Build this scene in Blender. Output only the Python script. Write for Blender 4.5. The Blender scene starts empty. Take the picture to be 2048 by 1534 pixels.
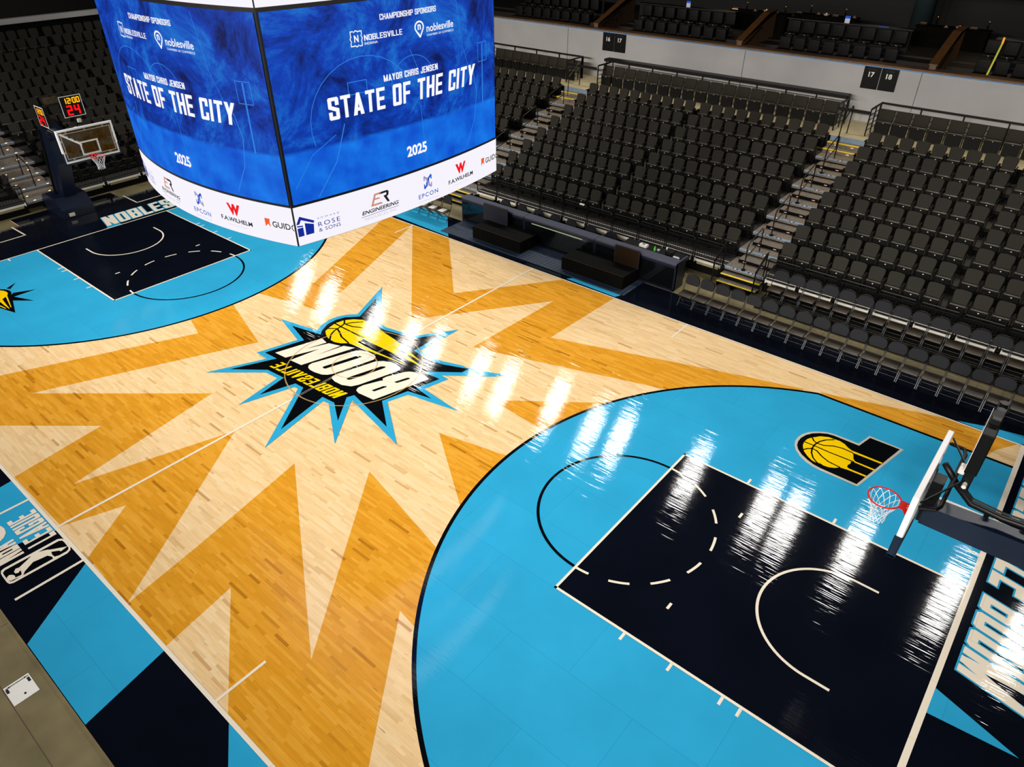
import bpy, bmesh, math, random
from mathutils import Vector, Matrix
random.seed(7)
SC = bpy.context.scene
COL = SC.collection
# ---------------------------------------------------------------- camera
cam = bpy.data.cameras.new('camera'); camo = bpy.data.objects.new('camera', cam); COL.objects.link(camo)
CAMP = Vector((13.41670, -9.44249, 10.52657))
CR = [[0.7665864, 0.6421405, -0.0009444], [0.3681626, -0.440716, -0.8186731], [-0.5261194, 0.627236, -0.574259]]   # rows: right, down, forward
m = Matrix(((CR[0][0], -CR[1][0], -CR[2][0]), (CR[0][1], -CR[1][1], -CR[2][1]), (CR[0][2], -CR[1][2], -CR[2][2])))
camo.matrix_world = Matrix.Translation(CAMP) @ m.to_4x4()
FOC = 1420.668
cam.sensor_fit = 'HORIZONTAL'; cam.sensor_width = 36.0; cam.lens = 36.0 * FOC / 2048.0
cam.clip_start = 0.1; cam.clip_end = 200
SC.camera = camo
# ---------------------------------------------------------------- world, lamps, exposure
SC.view_settings.view_transform = 'Standard'; SC.view_settings.look = 'None'
SC.view_settings.gamma = 1.0; SC.view_settings.use_curve_mapping = False
SC.view_settings.exposure = 0.0
w = bpy.data.worlds.new('arena_air'); SC.world = w; w.use_nodes = True
w.node_tree.nodes['Background'].inputs[0].default_value = (1.0, 0.93, 0.82, 1)
w.node_tree.nodes['Background'].inputs[1].default_value = 0.03
LAMPS = []
def lamp(x, y, z, power, sx=1.3, sy=0.55, tx=None, ty=0.0, spread=110, col=(1.0, 0.97, 0.93)):
    l = bpy.data.lights.new('floodlight', 'AREA'); l.shape = 'RECTANGLE'; l.size = sx; l.size_y = sy
    l.energy = power; l.color = col; l.spread = math.radians(spread)
    o = bpy.data.objects.new('floodlight', l); COL.objects.link(o); o.location = (x, y, z)
    d = Vector(((x * 0.8 if tx is None else tx) - x, ty - y, -z))
    o.rotation_euler = d.to_track_quat('-Z', 'Y').to_euler()
    o['label'] = 'unseen rectangular overhead light, a court floodlight or an added fill light'; o['category'] = 'floodlight'; o['group'] = 'ceiling floodlights'
    LAMPS.append(o); return o
LP = 88.0
for x in (-29.3, -26.2, -21.0, -17.4, -15.2, -11.4, -9.2, -5.8, -2.9, -1.3, 3.1, 6.9, 8.2, 11.1, 15.0, 17.8):
    lamp(x, 16.9 + 0.25 * math.sin(x * 3), 14.0, LP * 1.2, sx=0.8, sy=0.95, spread=110, ty=-2)
for x in (-18, -12, -6, 0, 6, 12, 18):
    lamp(x, -17.5, 14.0, LP * 2.85, spread=85, ty=-0.5)
for x in (-15, -9, -3, 3, 9, 15):  # unseen fill lights added to brighten the far stand and fascia
    lamp(x, -19.5, 13.5, LP * 3.3, tx=x * .8, ty=15, spread=58, col=(1.0, .95, .87))
for x in (-10, -5, 0, 5, 10, 15):  # unseen warm fill added over the far stand to light seat edges
    lamp(x, 19.5, 13.0, LP * 0.75, 1.2, 0.4, tx=x, ty=16.5, spread=62, col=(1.0, .86, .62))
for y in (-7, 0, 7):  # unseen narrow fill lights added to brighten the end stand
    lamp(17.5, y, 13.5, LP * 1.5, tx=-27, ty=y * .6 + 3, spread=34, col=(1.0, .95, .85))
# ---------------------------------------------------------------- helpers
def rgb(r, g, b):
    f = lambda c: (c / 255 / 12.92) if c / 255 <= 0.04045 else ((c / 255 + 0.055) / 1.055) ** 2.4
    return (f(r), f(g), f(b), 1)
def mat(name, col, rough=0.6, metal=0.0, coat=0.0, coat_r=0.1, emit=None, es=1.0, noise=0.0, nscale=8.0, trans=0.0, spec=0.5, bump=0.0):
    mt = bpy.data.materials.new(name); mt.use_nodes = True; nt = mt.node_tree; b = nt.nodes['Principled BSDF']
    b.inputs['Base Color'].default_value = col; b.inputs['Roughness'].default_value = rough; b.inputs['Metallic'].default_value = metal
    b.inputs['Coat Weight'].default_value = coat; b.inputs['Coat Roughness'].default_value = coat_r
    b.inputs['Specular IOR Level'].default_value = spec; b.inputs['Transmission Weight'].default_value = trans
    if emit: b.inputs['Emission Color'].default_value = emit; b.inputs['Emission Strength'].default_value = es
    if noise or bump:
        tc = nt.nodes.new('ShaderNodeTexCoord'); n = nt.nodes.new('ShaderNodeTexNoise'); n.inputs['Scale'].default_value = nscale
        n.inputs['Detail'].default_value = 5
        nt.links.new(tc.outputs['Object'], n.inputs['Vector'])
        if noise:
            mx = nt.nodes.new('ShaderNodeMixRGB'); mx.blend_type = 'MULTIPLY'; mx.inputs[0].default_value = 1
            mx.inputs[1].default_value = col
            r = nt.nodes.new('ShaderNodeMapRange'); r.inputs[3].default_value = 1 - noise; r.inputs[4].default_value = 1 + noise * 0.6
            r.inputs[1].default_value = 0.3; r.inputs[2].default_value = 0.7
            nt.links.new(n.outputs['Fac'], r.inputs[0]); nt.links.new(r.outputs[0], mx.inputs[2]); nt.links.new(mx.outputs[0], b.inputs['Base Color'])
        if bump:
            bm_ = nt.nodes.new('ShaderNodeBump'); bm_.inputs['Strength'].default_value = bump; bm_.inputs['Distance'].default_value = 0.01
            nt.links.new(n.outputs['Fac'], bm_.inputs['Height']); nt.links.new(bm_.outputs[0], b.inputs['Normal'])
    return mt
def finish_nodes(nt, b):
    """varnish of the sprung floor: long boards tilted a hair against each other break up reflections"""
    tc = nt.nodes.new('ShaderNodeTexCoord'); mp = nt.nodes.new('ShaderNodeMapping'); mp.inputs['Scale'].default_value = (0.5, 24.0, 1)
    nt.links.new(tc.outputs['Object'], mp.inputs['Vector'])
    n = nt.nodes.new('ShaderNodeTexNoise'); n.inputs['Scale'].default_value = 1.0; n.inputs['Detail'].default_value = 2.5; n.inputs['Roughness'].default_value = 0.65
    nt.links.new(mp.outputs[0], n.inputs['Vector'])
    bp = nt.nodes.new('ShaderNodeBump'); bp.inputs['Strength'].default_value = 1.0; bp.inputs['Distance'].default_value = 0.0024
    nt.links.new(n.outputs['Fac'], bp.inputs['Height'])
    nt.links.new(bp.outputs[0], b.inputs['Coat Normal'])
    b.inputs['Coat Weight'].default_value = 1.0; b.inputs['Coat Roughness'].default_value = 0.045; b.inputs['Roughness'].default_value = 0.7
    b.inputs['Specular IOR Level'].default_value = 0.0
    return tc
def paint(name, col, var=0.06):
    mt = bpy.data.materials.new(name); mt.use_nodes = True; nt = mt.node_tree; b = nt.nodes['Principled BSDF']
    tc = finish_nodes(nt, b)
    n = nt.nodes.new('ShaderNodeTexNoise'); n.inputs['Scale'].default_value = 0.8; n.inputs['Detail'].default_value = 6
    nt.links.new(tc.outputs['Object'], n.inputs['Vector'])
    r = nt.nodes.new('ShaderNodeMapRange'); r.inputs[1].default_value = 0.3; r.inputs[2].default_value = 0.7; r.inputs[3].default_value = 1 - var; r.inputs[4].default_value = 1 + var
    mx = nt.nodes.new('ShaderNodeMixRGB'); mx.blend_type = 'MULTIPLY'; mx.inputs[0].default_value = 1; mx.inputs[1].default_value = col
    nt.links.new(n.outputs['Fac'], r.inputs[0]); nt.links.new(r.outputs[0], mx.inputs[2])
    bk = nt.nodes.new('ShaderNodeTexBrick'); bk.inputs['Scale'].default_value = 1.0; bk.inputs['Brick Width'].default_value = 2.44; bk.inputs['Row Height'].default_value = 1.22; bk.inputs['Mortar Size'].default_value = 0.0028; bk.inputs['Mortar Smooth'].default_value = 0.0
    bk.inputs['Color1'].default_value = (1, 1, 1, 1); bk.inputs['Color2'].default_value = (0.97, 0.97, 0.97, 1); bk.inputs['Mortar'].default_value = (0.7, 0.7, 0.7, 1)
    nt.links.new(tc.outputs['Object'], bk.inputs['Vector']); m2 = nt.nodes.new('ShaderNodeMixRGB'); m2.blend_type = 'MULTIPLY'; m2.inputs[0].default_value = 1
    nt.links.new(mx.outputs[0], m2.inputs[1]); nt.links.new(bk.outputs['Color'], m2.inputs[2]); nt.links.new(m2.outputs[0], b.inputs['Base Color'])
    return mt
def wood(name, c_mid, c_dark, c_light):
    mt = bpy.data.materials.new(name); mt.use_nodes = True; nt = mt.node_tree; b = nt.nodes['Principled BSDF']
    N = nt.nodes.new; L = nt.links.new
    tc = finish_nodes(nt, b)
    sp = N('ShaderNodeSeparateXYZ'); L(tc.outputs['Object'], sp.inputs[0])
    def M(op, a, b_=None):
        q = N('ShaderNodeMath'); q.operation = op
        for i, v in enumerate((a, b_)):
            if v is None: continue
            if isinstance(v, (int, float)): q.inputs[i].default_value = v
            else: L(v, q.inputs[i])
        return q.outputs[0]
    row = M('FLOOR', M('MULTIPLY', sp.outputs[1], 1 / 0.057))
    wn = N('ShaderNodeTexWhiteNoise'); wn.noise_dimensions = '1D'; L(row, wn.inputs['W'])
    u = M('ADD', M('MULTIPLY', sp.outputs[0], 1 / 0.48), M('MULTIPLY', wn.outputs['Value'], 37.0))
    wob = N('ShaderNodeTexNoise'); wob.noise_dimensions = '2D'; wob.inputs['Scale'].default_value = 1.3
    cmb0 = N('ShaderNodeCombineXYZ'); L(M('MULTIPLY', u, 0.5), cmb0.inputs[0]); L(row, cmb0.inputs[1]); L(cmb0.outputs[0], wob.inputs['Vector'])
    brd = M('FLOOR', M('ADD', u, M('MULTIPLY', wob.outputs['Fac'], 1.2)))
    cmb = N('ShaderNodeCombineXYZ'); L(brd, cmb.inputs[0]); L(row, cmb.inputs[1])
    w2 = N('ShaderNodeTexWhiteNoise'); w2.noise_dimensions = '2D'; L(cmb.outputs[0], w2.inputs['Vector'])
    ramp = N('ShaderNodeValToRGB'); L(w2.outputs['Value'], ramp.inputs[0])
    e = ramp.color_ramp.elements; e[0].position = 0.0; e[0].color = c_light; e[1].position = 1.0; e[1].color = tuple(a * .3 + d * .7 for a, d in zip(c_mid, c_dark))
    x = e.new(0.6); x.color = c_mid; x = e.new(0.93); x.color = tuple(a * 0.93 for a in c_mid[:3]) + (1,); x = e.new(0.975); x.color = tuple((a * .7 + d * .3) for a, d in zip(c_mid, c_dark))
    mp = N('ShaderNodeMapping'); mp.inputs['Scale'].default_value = (1.6, 38, 1); L(tc.outputs['Object'], mp.inputs['Vector'])
    gr = N('ShaderNodeTexNoise'); gr.inputs['Scale'].default_value = 1.5; gr.inputs['Detail'].default_value = 6; L(mp.outputs[0], gr.inputs['Vector'])
    r = N('ShaderNodeMapRange'); r.inputs[1].default_value = 0.25; r.inputs[2].default_value = 0.75; r.inputs[3].default_value = 0.86; r.inputs[4].default_value = 1.07
    L(gr.outputs['Fac'], r.inputs[0])
    mx = N('ShaderNodeMixRGB'); mx.blend_type = 'MULTIPLY'; mx.inputs[0].default_value = 1; L(ramp.outputs[0], mx.inputs[1]); L(r.outputs[0], mx.inputs[2])
    # small dark knots and mineral streaks
    mp2 = N('ShaderNodeMapping'); mp2.inputs['Scale'].default_value = (1.2, 13.0, 1); L(tc.outputs['Object'], mp2.inputs['Vector'])
    k = N('ShaderNodeTexNoise'); k.inputs['Scale'].default_value = 2.6; k.inputs['Detail'].default_value = 3; L(mp2.outputs[0], k.inputs['Vector'])
    kr = N('ShaderNodeMapRange'); kr.inputs[1].default_value = 0.66; kr.inputs[2].default_value = 0.74; kr.inputs[3].default_value = 0; kr.inputs[4].default_value = 0.6
    L(k.outputs['Fac'], kr.inputs[0])
    mx2 = N('ShaderNodeMixRGB'); L(kr.outputs[0], mx2.inputs[0]); L(mx.outputs[0], mx2.inputs[1]); mx2.inputs[2].default_value = tuple(a * 0.5 for a in c_dark[:3]) + (1,)
    L(mx2.outputs[0], b.inputs['Base Color'])
    return mt
M_ = {}
M_['maple'] = wood('maple', rgb(242, 205, 150), rgb(184, 130, 68), rgb(247, 216, 168))
M_['amber'] = wood('amber_stain', rgb(224, 154, 40), rgb(150, 88, 16), rgb(233, 168, 58))
M_['cyan'] = paint('cyan_paint', rgb(47, 165, 211))
M_['navy'] = paint('navy_paint', rgb(10, 14, 24), 0.15)
M_['cream'] = paint('cream_paint', rgb(243, 231, 210), 0.02)
M_['black'] = paint('black_paint', rgb(9, 11, 14), 0.05)
M_['yellow'] = paint('yellow_paint', rgb(252, 208, 6), 0.02)
M_['silverp'] = paint('silver_paint', rgb(200, 192, 176), 0.02)
M_['redp'] = paint('red_paint', rgb(190, 30, 30), 0.02)
M_['concrete'] = mat('polished_concrete', rgb(126, 115, 82), 0.45, noise=0.35, nscale=1.2)
M_['seat'] = mat('charcoal_vinyl', rgb(42, 38, 29), 0.34, noise=0.12, nscale=30, spec=0.6)
M_['seatback'] = mat('charcoal_fabric', rgb(39, 35, 28), 0.7, noise=0.12, nscale=40, spec=0.25)
M_['plastic'] = mat('black_plastic', rgb(9, 9, 8), 0.5, spec=0.2)
M_['steel_b'] = mat('black_steel', rgb(8, 8, 7), 0.45, spec=0.3)
M_['alu'] = mat('aluminium', rgb(226, 222, 214), 0.4, metal=0.15)
M_['paleconc'] = mat('pale_concrete', rgb(196, 186, 156), 0.7, noise=0.2, nscale=1.5)
M_['beigeboard'] = mat('beige_board', rgb(142, 134, 96), 0.7)
M_['suiteseat'] = mat('shaded_suite_leather', rgb(19, 18, 16), 0.6, spec=.2)  # seat colour darkened to carry the shade inside the suites
M_['tier'] = mat('shaded_tier_deck', rgb(38, 34, 30), 0.85, noise=0.2, nscale=14)  # tread tone darkened to hold the shade under the seats
M_['pillar'] = mat('dim_teal_grey', rgb(34, 46, 46), 0.7, spec=.1)
M_['suiteblk'] = mat('suite_shade_black', rgb(5, 5, 5), 0.8)  # wall and panels blackened for the shade inside the suites
M_['chrome'] = mat('chrome', rgb(220, 220, 220), 0.15, metal=1.0)
M_['white'] = mat('white_enamel', rgb(240, 240, 240), 0.4)
M_['paper'] = mat('paper', rgb(240, 238, 230), 0.8)
M_['tread'] = mat('tread_carpet', rgb(118, 108, 98), 0.85, noise=0.3, nscale=14)
M_['riserk'] = mat('riser_black', rgb(7, 7, 6), 0.8, spec=0.1)
M_['nose'] = mat('pale_blue_nosing', rgb(128, 152, 176), 0.5, noise=0.1)
M_['ynose'] = mat('yellow_nosing', rgb(242, 214, 20), 0.5)
M_['wallgrey'] = mat('pale_grey_panel', rgb(186, 184, 184), 0.6, noise=0.08, nscale=0.8)
M_['dark'] = mat('dark_wall', rgb(16, 16, 15), 0.8)
M_['suitefloor'] = mat('suite_floor_shaded', rgb(26, 17, 12), 0.7, noise=0.2)  # floor colour taken down to include the suite shade
M_['navyvinyl'] = mat('navy_vinyl', rgb(5, 17, 38), 0.38, spec=0.5, noise=0.08, nscale=5)
M_['navypad'] = mat('navy_table_pad', rgb(62, 66, 84), 0.6, noise=0.08, nscale=20)
M_['screen'] = mat('dark_screen', rgb(8, 10, 12), 0.12, coat=0.4)
M_['foldback'] = mat('navy_grey_vinyl', rgb(20, 22, 28), 0.5, spec=.25)
M_['foldseat'] = mat('brown_black_vinyl', rgb(50, 42, 32), 0.34)
M_['foldleg'] = mat('silver_leg', rgb(66, 68, 72), 0.35, metal=0.6)
M_['cloth'] = mat('black_cloth', rgb(12, 11, 9), 0.9, spec=0.05)
M_['rim'] = mat('orange_red_rim', rgb(206, 20, 6), 0.6, spec=0.15)
M_['net'] = mat('white_cord', rgb(228, 230, 232), 0.8)
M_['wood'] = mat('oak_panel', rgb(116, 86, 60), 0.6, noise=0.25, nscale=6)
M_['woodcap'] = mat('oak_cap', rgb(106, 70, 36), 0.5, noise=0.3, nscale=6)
M_['rust'] = mat('rust_nosing', rgb(90, 60, 50), 0.7)
def emis(name, col, s): return mat(name, (0, 0, 0, 1), 0.6, emit=col, es=s, spec=0.1)
M_['e_white'] = emis('led_white', rgb(246, 243, 252), 1.0)
M_['e_text'] = emis('led_text_white', rgb(250, 250, 255), 1.0)
M_['e_black'] = emis('led_dark', rgb(24, 26, 34), 1.0)
M_['e_navy'] = emis('led_royal_blue', rgb(14, 40, 150), 1.0)
M_['e_blue'] = emis('led_mid_blue', rgb(24, 84, 196), 1.0)
M_['e_grey'] = emis('led_pale_grey', rgb(206, 200, 214), 1.0)
M_['e_lilac'] = emis('led_lilac', rgb(158, 150, 196), 1.0)
M_['e_red'] = emis('led_red', rgb(240, 20, 30), 1.0)
M_['e_orange'] = emis('led_orange', rgb(244, 92, 44), 1.0)
M_['e_salmon'] = emis('led_salmon', rgb(206, 140, 122), 1.0)
M_['e_line'] = emis('led_faint_line', rgb(42, 126, 222), 1.0)
M_['e_amber'] = emis('clock_amber', rgb(255, 176, 20), 1.3)
M_['e_clockred'] = emis('clock_red', rgb(255, 20, 24), 1.3)
M_['e_step'] = emis('step_light', rgb(255, 214, 160), 2.2)
M_['e_step2'] = emis('pale_step_light', rgb(255, 214, 196), 0.75)
M_['e_green'] = emis('pale_green_reflection', rgb(176, 200, 150), 0.8)
M_['e_olive'] = emis('olive_tube_glow', rgb(190, 186, 70), 0.8)
M_['e_warm'] = emis('warm_glow', rgb(255, 170, 60), 0.9)  # emissive on the lamp head; glow also put into bottle caps and fruit
M_['e_ledge'] = emis('blue_ledge_line', rgb(96, 140, 180), 0.7)
gl = bpy.data.materials.new('clear_glass'); gl.use_nodes = True; nt = gl.node_tree
for n in list(nt.nodes):
    if n.type != 'OUTPUT_MATERIAL': nt.nodes.remove(n)
tr = nt.nodes.new('ShaderNodeBsdfTransparent'); tr.inputs[0].default_value = (0.86, 0.88, 0.86, 1)
gs = nt.nodes.new('ShaderNodeBsdfGlossy'); gs.inputs['Roughness'].default_value = 0.03
fr = nt.nodes.new('ShaderNodeFresnel'); fr.inputs[0].default_value = 1.45; ms = nt.nodes.new('ShaderNodeMixShader')
nt.links.new(fr.outputs[0], ms.inputs[0]); nt.links.new(tr.outputs[0], ms.inputs[1]); nt.links.new(gs.outputs[0], ms.inputs[2])
nt.links.new(ms.outputs[0], [n for n in nt.nodes if n.type == 'OUTPUT_MATERIAL'][0].inputs[0]); M_['glass'] = gl
# display wall picture: blue-tinted park scene made of noise clouds, a paler court along the bottom
sm = bpy.data.materials.new('led_blue_picture'); sm.use_nodes = True; nt = sm.node_tree; b = nt.nodes['Principled BSDF']
N = nt.nodes.new; L = nt.links.new
uv = N('ShaderNodeUVMap'); uv.uv_map = 'uv'; sx = N('ShaderNodeSeparateXYZ'); L(uv.outputs[0], sx.inputs[0])
mp = N('ShaderNodeMapping'); mp.inputs['Scale'].default_value = (4.2, 2.5, 1); L(uv.outputs[0], mp.inputs[0])
n1 = N('ShaderNodeTexNoise'); n1.inputs['Scale'].default_value = 1.1; n1.inputs['Detail'].default_value = 9; n1.inputs['Roughness'].default_value = 0.72; n1.inputs['Distortion'].default_value = 0.6; L(mp.outputs[0], n1.inputs['Vector'])
r1 = N('ShaderNodeValToRGB'); L(n1.outputs['Fac'], r1.inputs[0]); e = r1.color_ramp.elements
e[0].position = 0.36; e[0].color = rgb(3, 18, 84); e[1].position = 0.66; e[1].color = rgb(28, 124, 216); x = e.new(0.5); x.color = rgb(6, 62, 178)
n2 = N('ShaderNodeTexNoise'); n2.inputs['Scale'].default_value = 2.2; n2.inputs['Detail'].default_value = 8; L(mp.outputs[0], n2.inputs['Vector'])
r2 = N('ShaderNodeValToRGB'); L(n2.outputs['Fac'], r2.inputs[0]); e = r2.color_ramp.elements
e[0].position = 0.3; e[0].color = rgb(6, 72, 200); e[1].position = 0.75; e[1].color = rgb(22, 128, 240)
ad = N('ShaderNodeMath'); ad.operation = 'MULTIPLY_ADD'; ad.inputs[1].default_value = 0.10; L(n1.outputs['Fac'], ad.inputs[0]); L(sx.outputs[1], ad.inputs[2])
gr = N('ShaderNodeMapRange'); gr.inputs[1].default_value = 0.345; gr.inputs[2].default_value = 0.325; L(ad.outputs[0], gr.inputs[0])
mxg = N('ShaderNodeMixRGB'); L(gr.outputs[0], mxg.inputs[0]); L(r1.outputs[0], mxg.inputs[1]); L(r2.outputs[0], mxg.inputs[2])
b.inputs['Base Color'].default_value = (0, 0, 0, 1); b.inputs['Specular IOR Level'].default_value = 0.1; L(mxg.outputs[0], b.inputs['Emission Color']); b.inputs['Emission Strength'].default_value = 1.0
M_['picture'] = sm
qm = mat('quilted_navy_mat', rgb(30, 46, 66), 0.55); nt = qm.node_tree; b = nt.nodes['Principled BSDF']
tc = nt.nodes.new('ShaderNodeTexCoord'); vo = nt.nodes.new('ShaderNodeTexVoronoi'); vo.inputs['Scale'].default_value = 7; vo.inputs['Randomness'].default_value = 0.1
nt.links.new(tc.outputs['Object'], vo.inputs['Vector']); bp = nt.nodes.new('ShaderNodeBump'); bp.inputs['Strength'].default_value = 0.8; bp.inputs['Distance'].default_value = 0.05
nt.links.new(vo.outputs['Distance'], bp.inputs['Height']); nt.links.new(bp.outputs[0], b.inputs['Normal']); M_['mat'] = qm

class MB:
    """collects shapes, build() links them as one mesh object"""
    def __init__(s): s.v = []; s.f = []; s.mi = []; s.mats = []; s.uv = {}
    def _m(s, m):
        m = M_[m] if isinstance(m, str) else m
        if m not in s.mats: s.mats.append(m)
        return s.mats.index(m)
    def add(s, vs, fs, m):
        k = s._m(m); o = len(s.v); s.v += [tuple(v) for v in vs]
        for f in fs: s.f.append(tuple(i + o for i in f)); s.mi.append(k)
    def box(s, x0, x1, y0, y1, z0, z1, m, M=None):
        vs = [Vector(p) for p in ((x0, y0, z0), (x1, y0, z0), (x1, y1, z0), (x0, y1, z0), (x0, y0, z1), (x1, y0, z1), (x1, y1, z1), (x0, y1, z1))]
        if M: vs = [M @ v for v in vs]
        s.add(vs, [(0, 3, 2, 1), (4, 5, 6, 7), (0, 1, 5, 4), (1, 2, 6, 5), (2, 3, 7, 6), (3, 0, 4, 7)], m)
    def rbox(s, x0, x1, y0, y1, z0, z1, m, r=0.02, seg=2, M=None):
        bm = bmesh.new(); bmesh.ops.create_cube(bm, size=1)
        for v in bm.verts: v.co = Vector(((x0 + x1) / 2 + v.co.x * (x1 - x0), (y0 + y1) / 2 + v.co.y * (y1 - y0), (z0 + z1) / 2 + v.co.z * (z1 - z0)))
        bmesh.ops.bevel(bm, geom=bm.edges[:], offset=r, segments=seg, affect='EDGES', profile=0.6)
        if M: bmesh.ops.transform(bm, matrix=M, verts=bm.verts)
        s.bm(bm, m)
    def bm(s, bm, m):
        bm.verts.ensure_lookup_table(); bm.verts.index_update()
        s.add([v.co.copy() for v in bm.verts], [[v.index for v in f.verts] for f in bm.faces], m); bm.free()
    def prism(s, pts, axis, a, b, m, M=None):
        """polygon pts in the plane across `axis`, extruded a..b; convex or concave"""
        def P(p, t): return {'x': (t, p[0], p[1]), 'y': (p[0], t, p[1]), 'z': (p[0], p[1], t)}[axis]
        bm = bmesh.new(); A = [bm.verts.new(P(p, a)) for p in pts]; B = [bm.verts.new(P(p, b)) for p in pts]; n = len(pts)
        caps = [bm.faces.new(A), bm.faces.new(B[::-1])]
        for i in range(n): bm.faces.new((A[i], B[i], B[(i + 1) % n], A[(i + 1) % n]))
        bmesh.ops.triangulate(bm, faces=caps)
        bmesh.ops.recalc_face_normals(bm, faces=bm.faces)
        if M: bmesh.ops.transform(bm, matrix=M, verts=bm.verts)
        s.bm(bm, m)
    def tube(s, pts, r, m, n=8, closed=False):
        pts = [Vector(p) for p in pts]; k = len(pts); vs = []; fs = []; up = None
        for i, p in enumerate(pts):
            if closed: d = pts[(i + 1) % k] - pts[i - 1]
            else: d = pts[min(i + 1, k - 1)] - pts[max(i - 1, 0)]
            d.normalize(); ref = Vector((0, 0, 1)) if abs(d.z) < 0.95 else Vector((1, 0, 0))
            a = d.cross(ref).normalized() if up is None else (up - d * up.dot(d)).normalized()
            up = a; c = d.cross(a); rr = r[i] if isinstance(r, (list, tuple)) else r
            for j in range(n):
                t = 2 * math.pi * j / n; vs.append(p + a * math.cos(t) * rr + c * math.sin(t) * rr)
        for i in range(k if closed else k - 1):
            for j in range(n):
                fs.append((i * n + j, i * n + (j + 1) % n, ((i + 1) % k) * n + (j + 1) % n, ((i + 1) % k) * n + j))
        if not closed: fs.append(tuple(range(n))[::-1]); fs.append(tuple((k - 1) * n + j for j in range(n)))
        s.add(vs, fs, m)
    def flat(s, pts, z, m):
        bm = bmesh.new(); f = bm.faces.new([bm.verts.new((p[0], p[1], z)) for p in pts])
        f.normal_update()
        if f.normal.z < 0: f.normal_flip()
        bmesh.ops.triangulate(bm, faces=[f]); s.bm(bm, m)
    def build(s, name, parent=None, smooth=False):
        me = bpy.data.meshes.new(name); me.from_pydata(s.v, [], s.f)
        for m in s.mats: me.materials.append(m)
        me.polygons.foreach_set('material_index', s.mi)
        if smooth: me.polygons.foreach_set('use_smooth', [True] * len(s.f))
        me.update(); o = bpy.data.objects.new(name, me); COL.objects.link(o)
        if parent: o.parent = parent
        return o
def tag(o, label=None, cat=None, group=None, kind=None):
    if label: o['label'] = label
    if cat: o['category'] = cat
    if group: o['group'] = group
    if kind: o['kind'] = kind
    return o
def thing(name, label, cat, loc=(0, 0, 0), rz=0.0, group=None):
    o = bpy.data.objects.new(name, None); COL.objects.link(o); o.empty_display_size = 0.1
    o.location = loc; o.rotation_euler = (0, 0, rz); return tag(o, label, cat, group)
KIDS = {}
def dup(o, loc=None, rz=None, label=None, parent=None):
    c = o.copy(); COL.objects.link(c)
    if parent is not None: c.parent = parent
    if loc is not None: c.location = loc
    if rz is not None: c.rotation_euler = (0, 0, rz)
    if label: c['label'] = label
    for ch in o.children: dup(ch, parent=c)
    return c
def struct(mb, name, parent=None): return tag(mb.build(name, parent), kind='structure')
def area2(P): return sum(P[i - 1][0] * P[i][1] - P[i][0] * P[i - 1][1] for i in range(len(P)))
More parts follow.
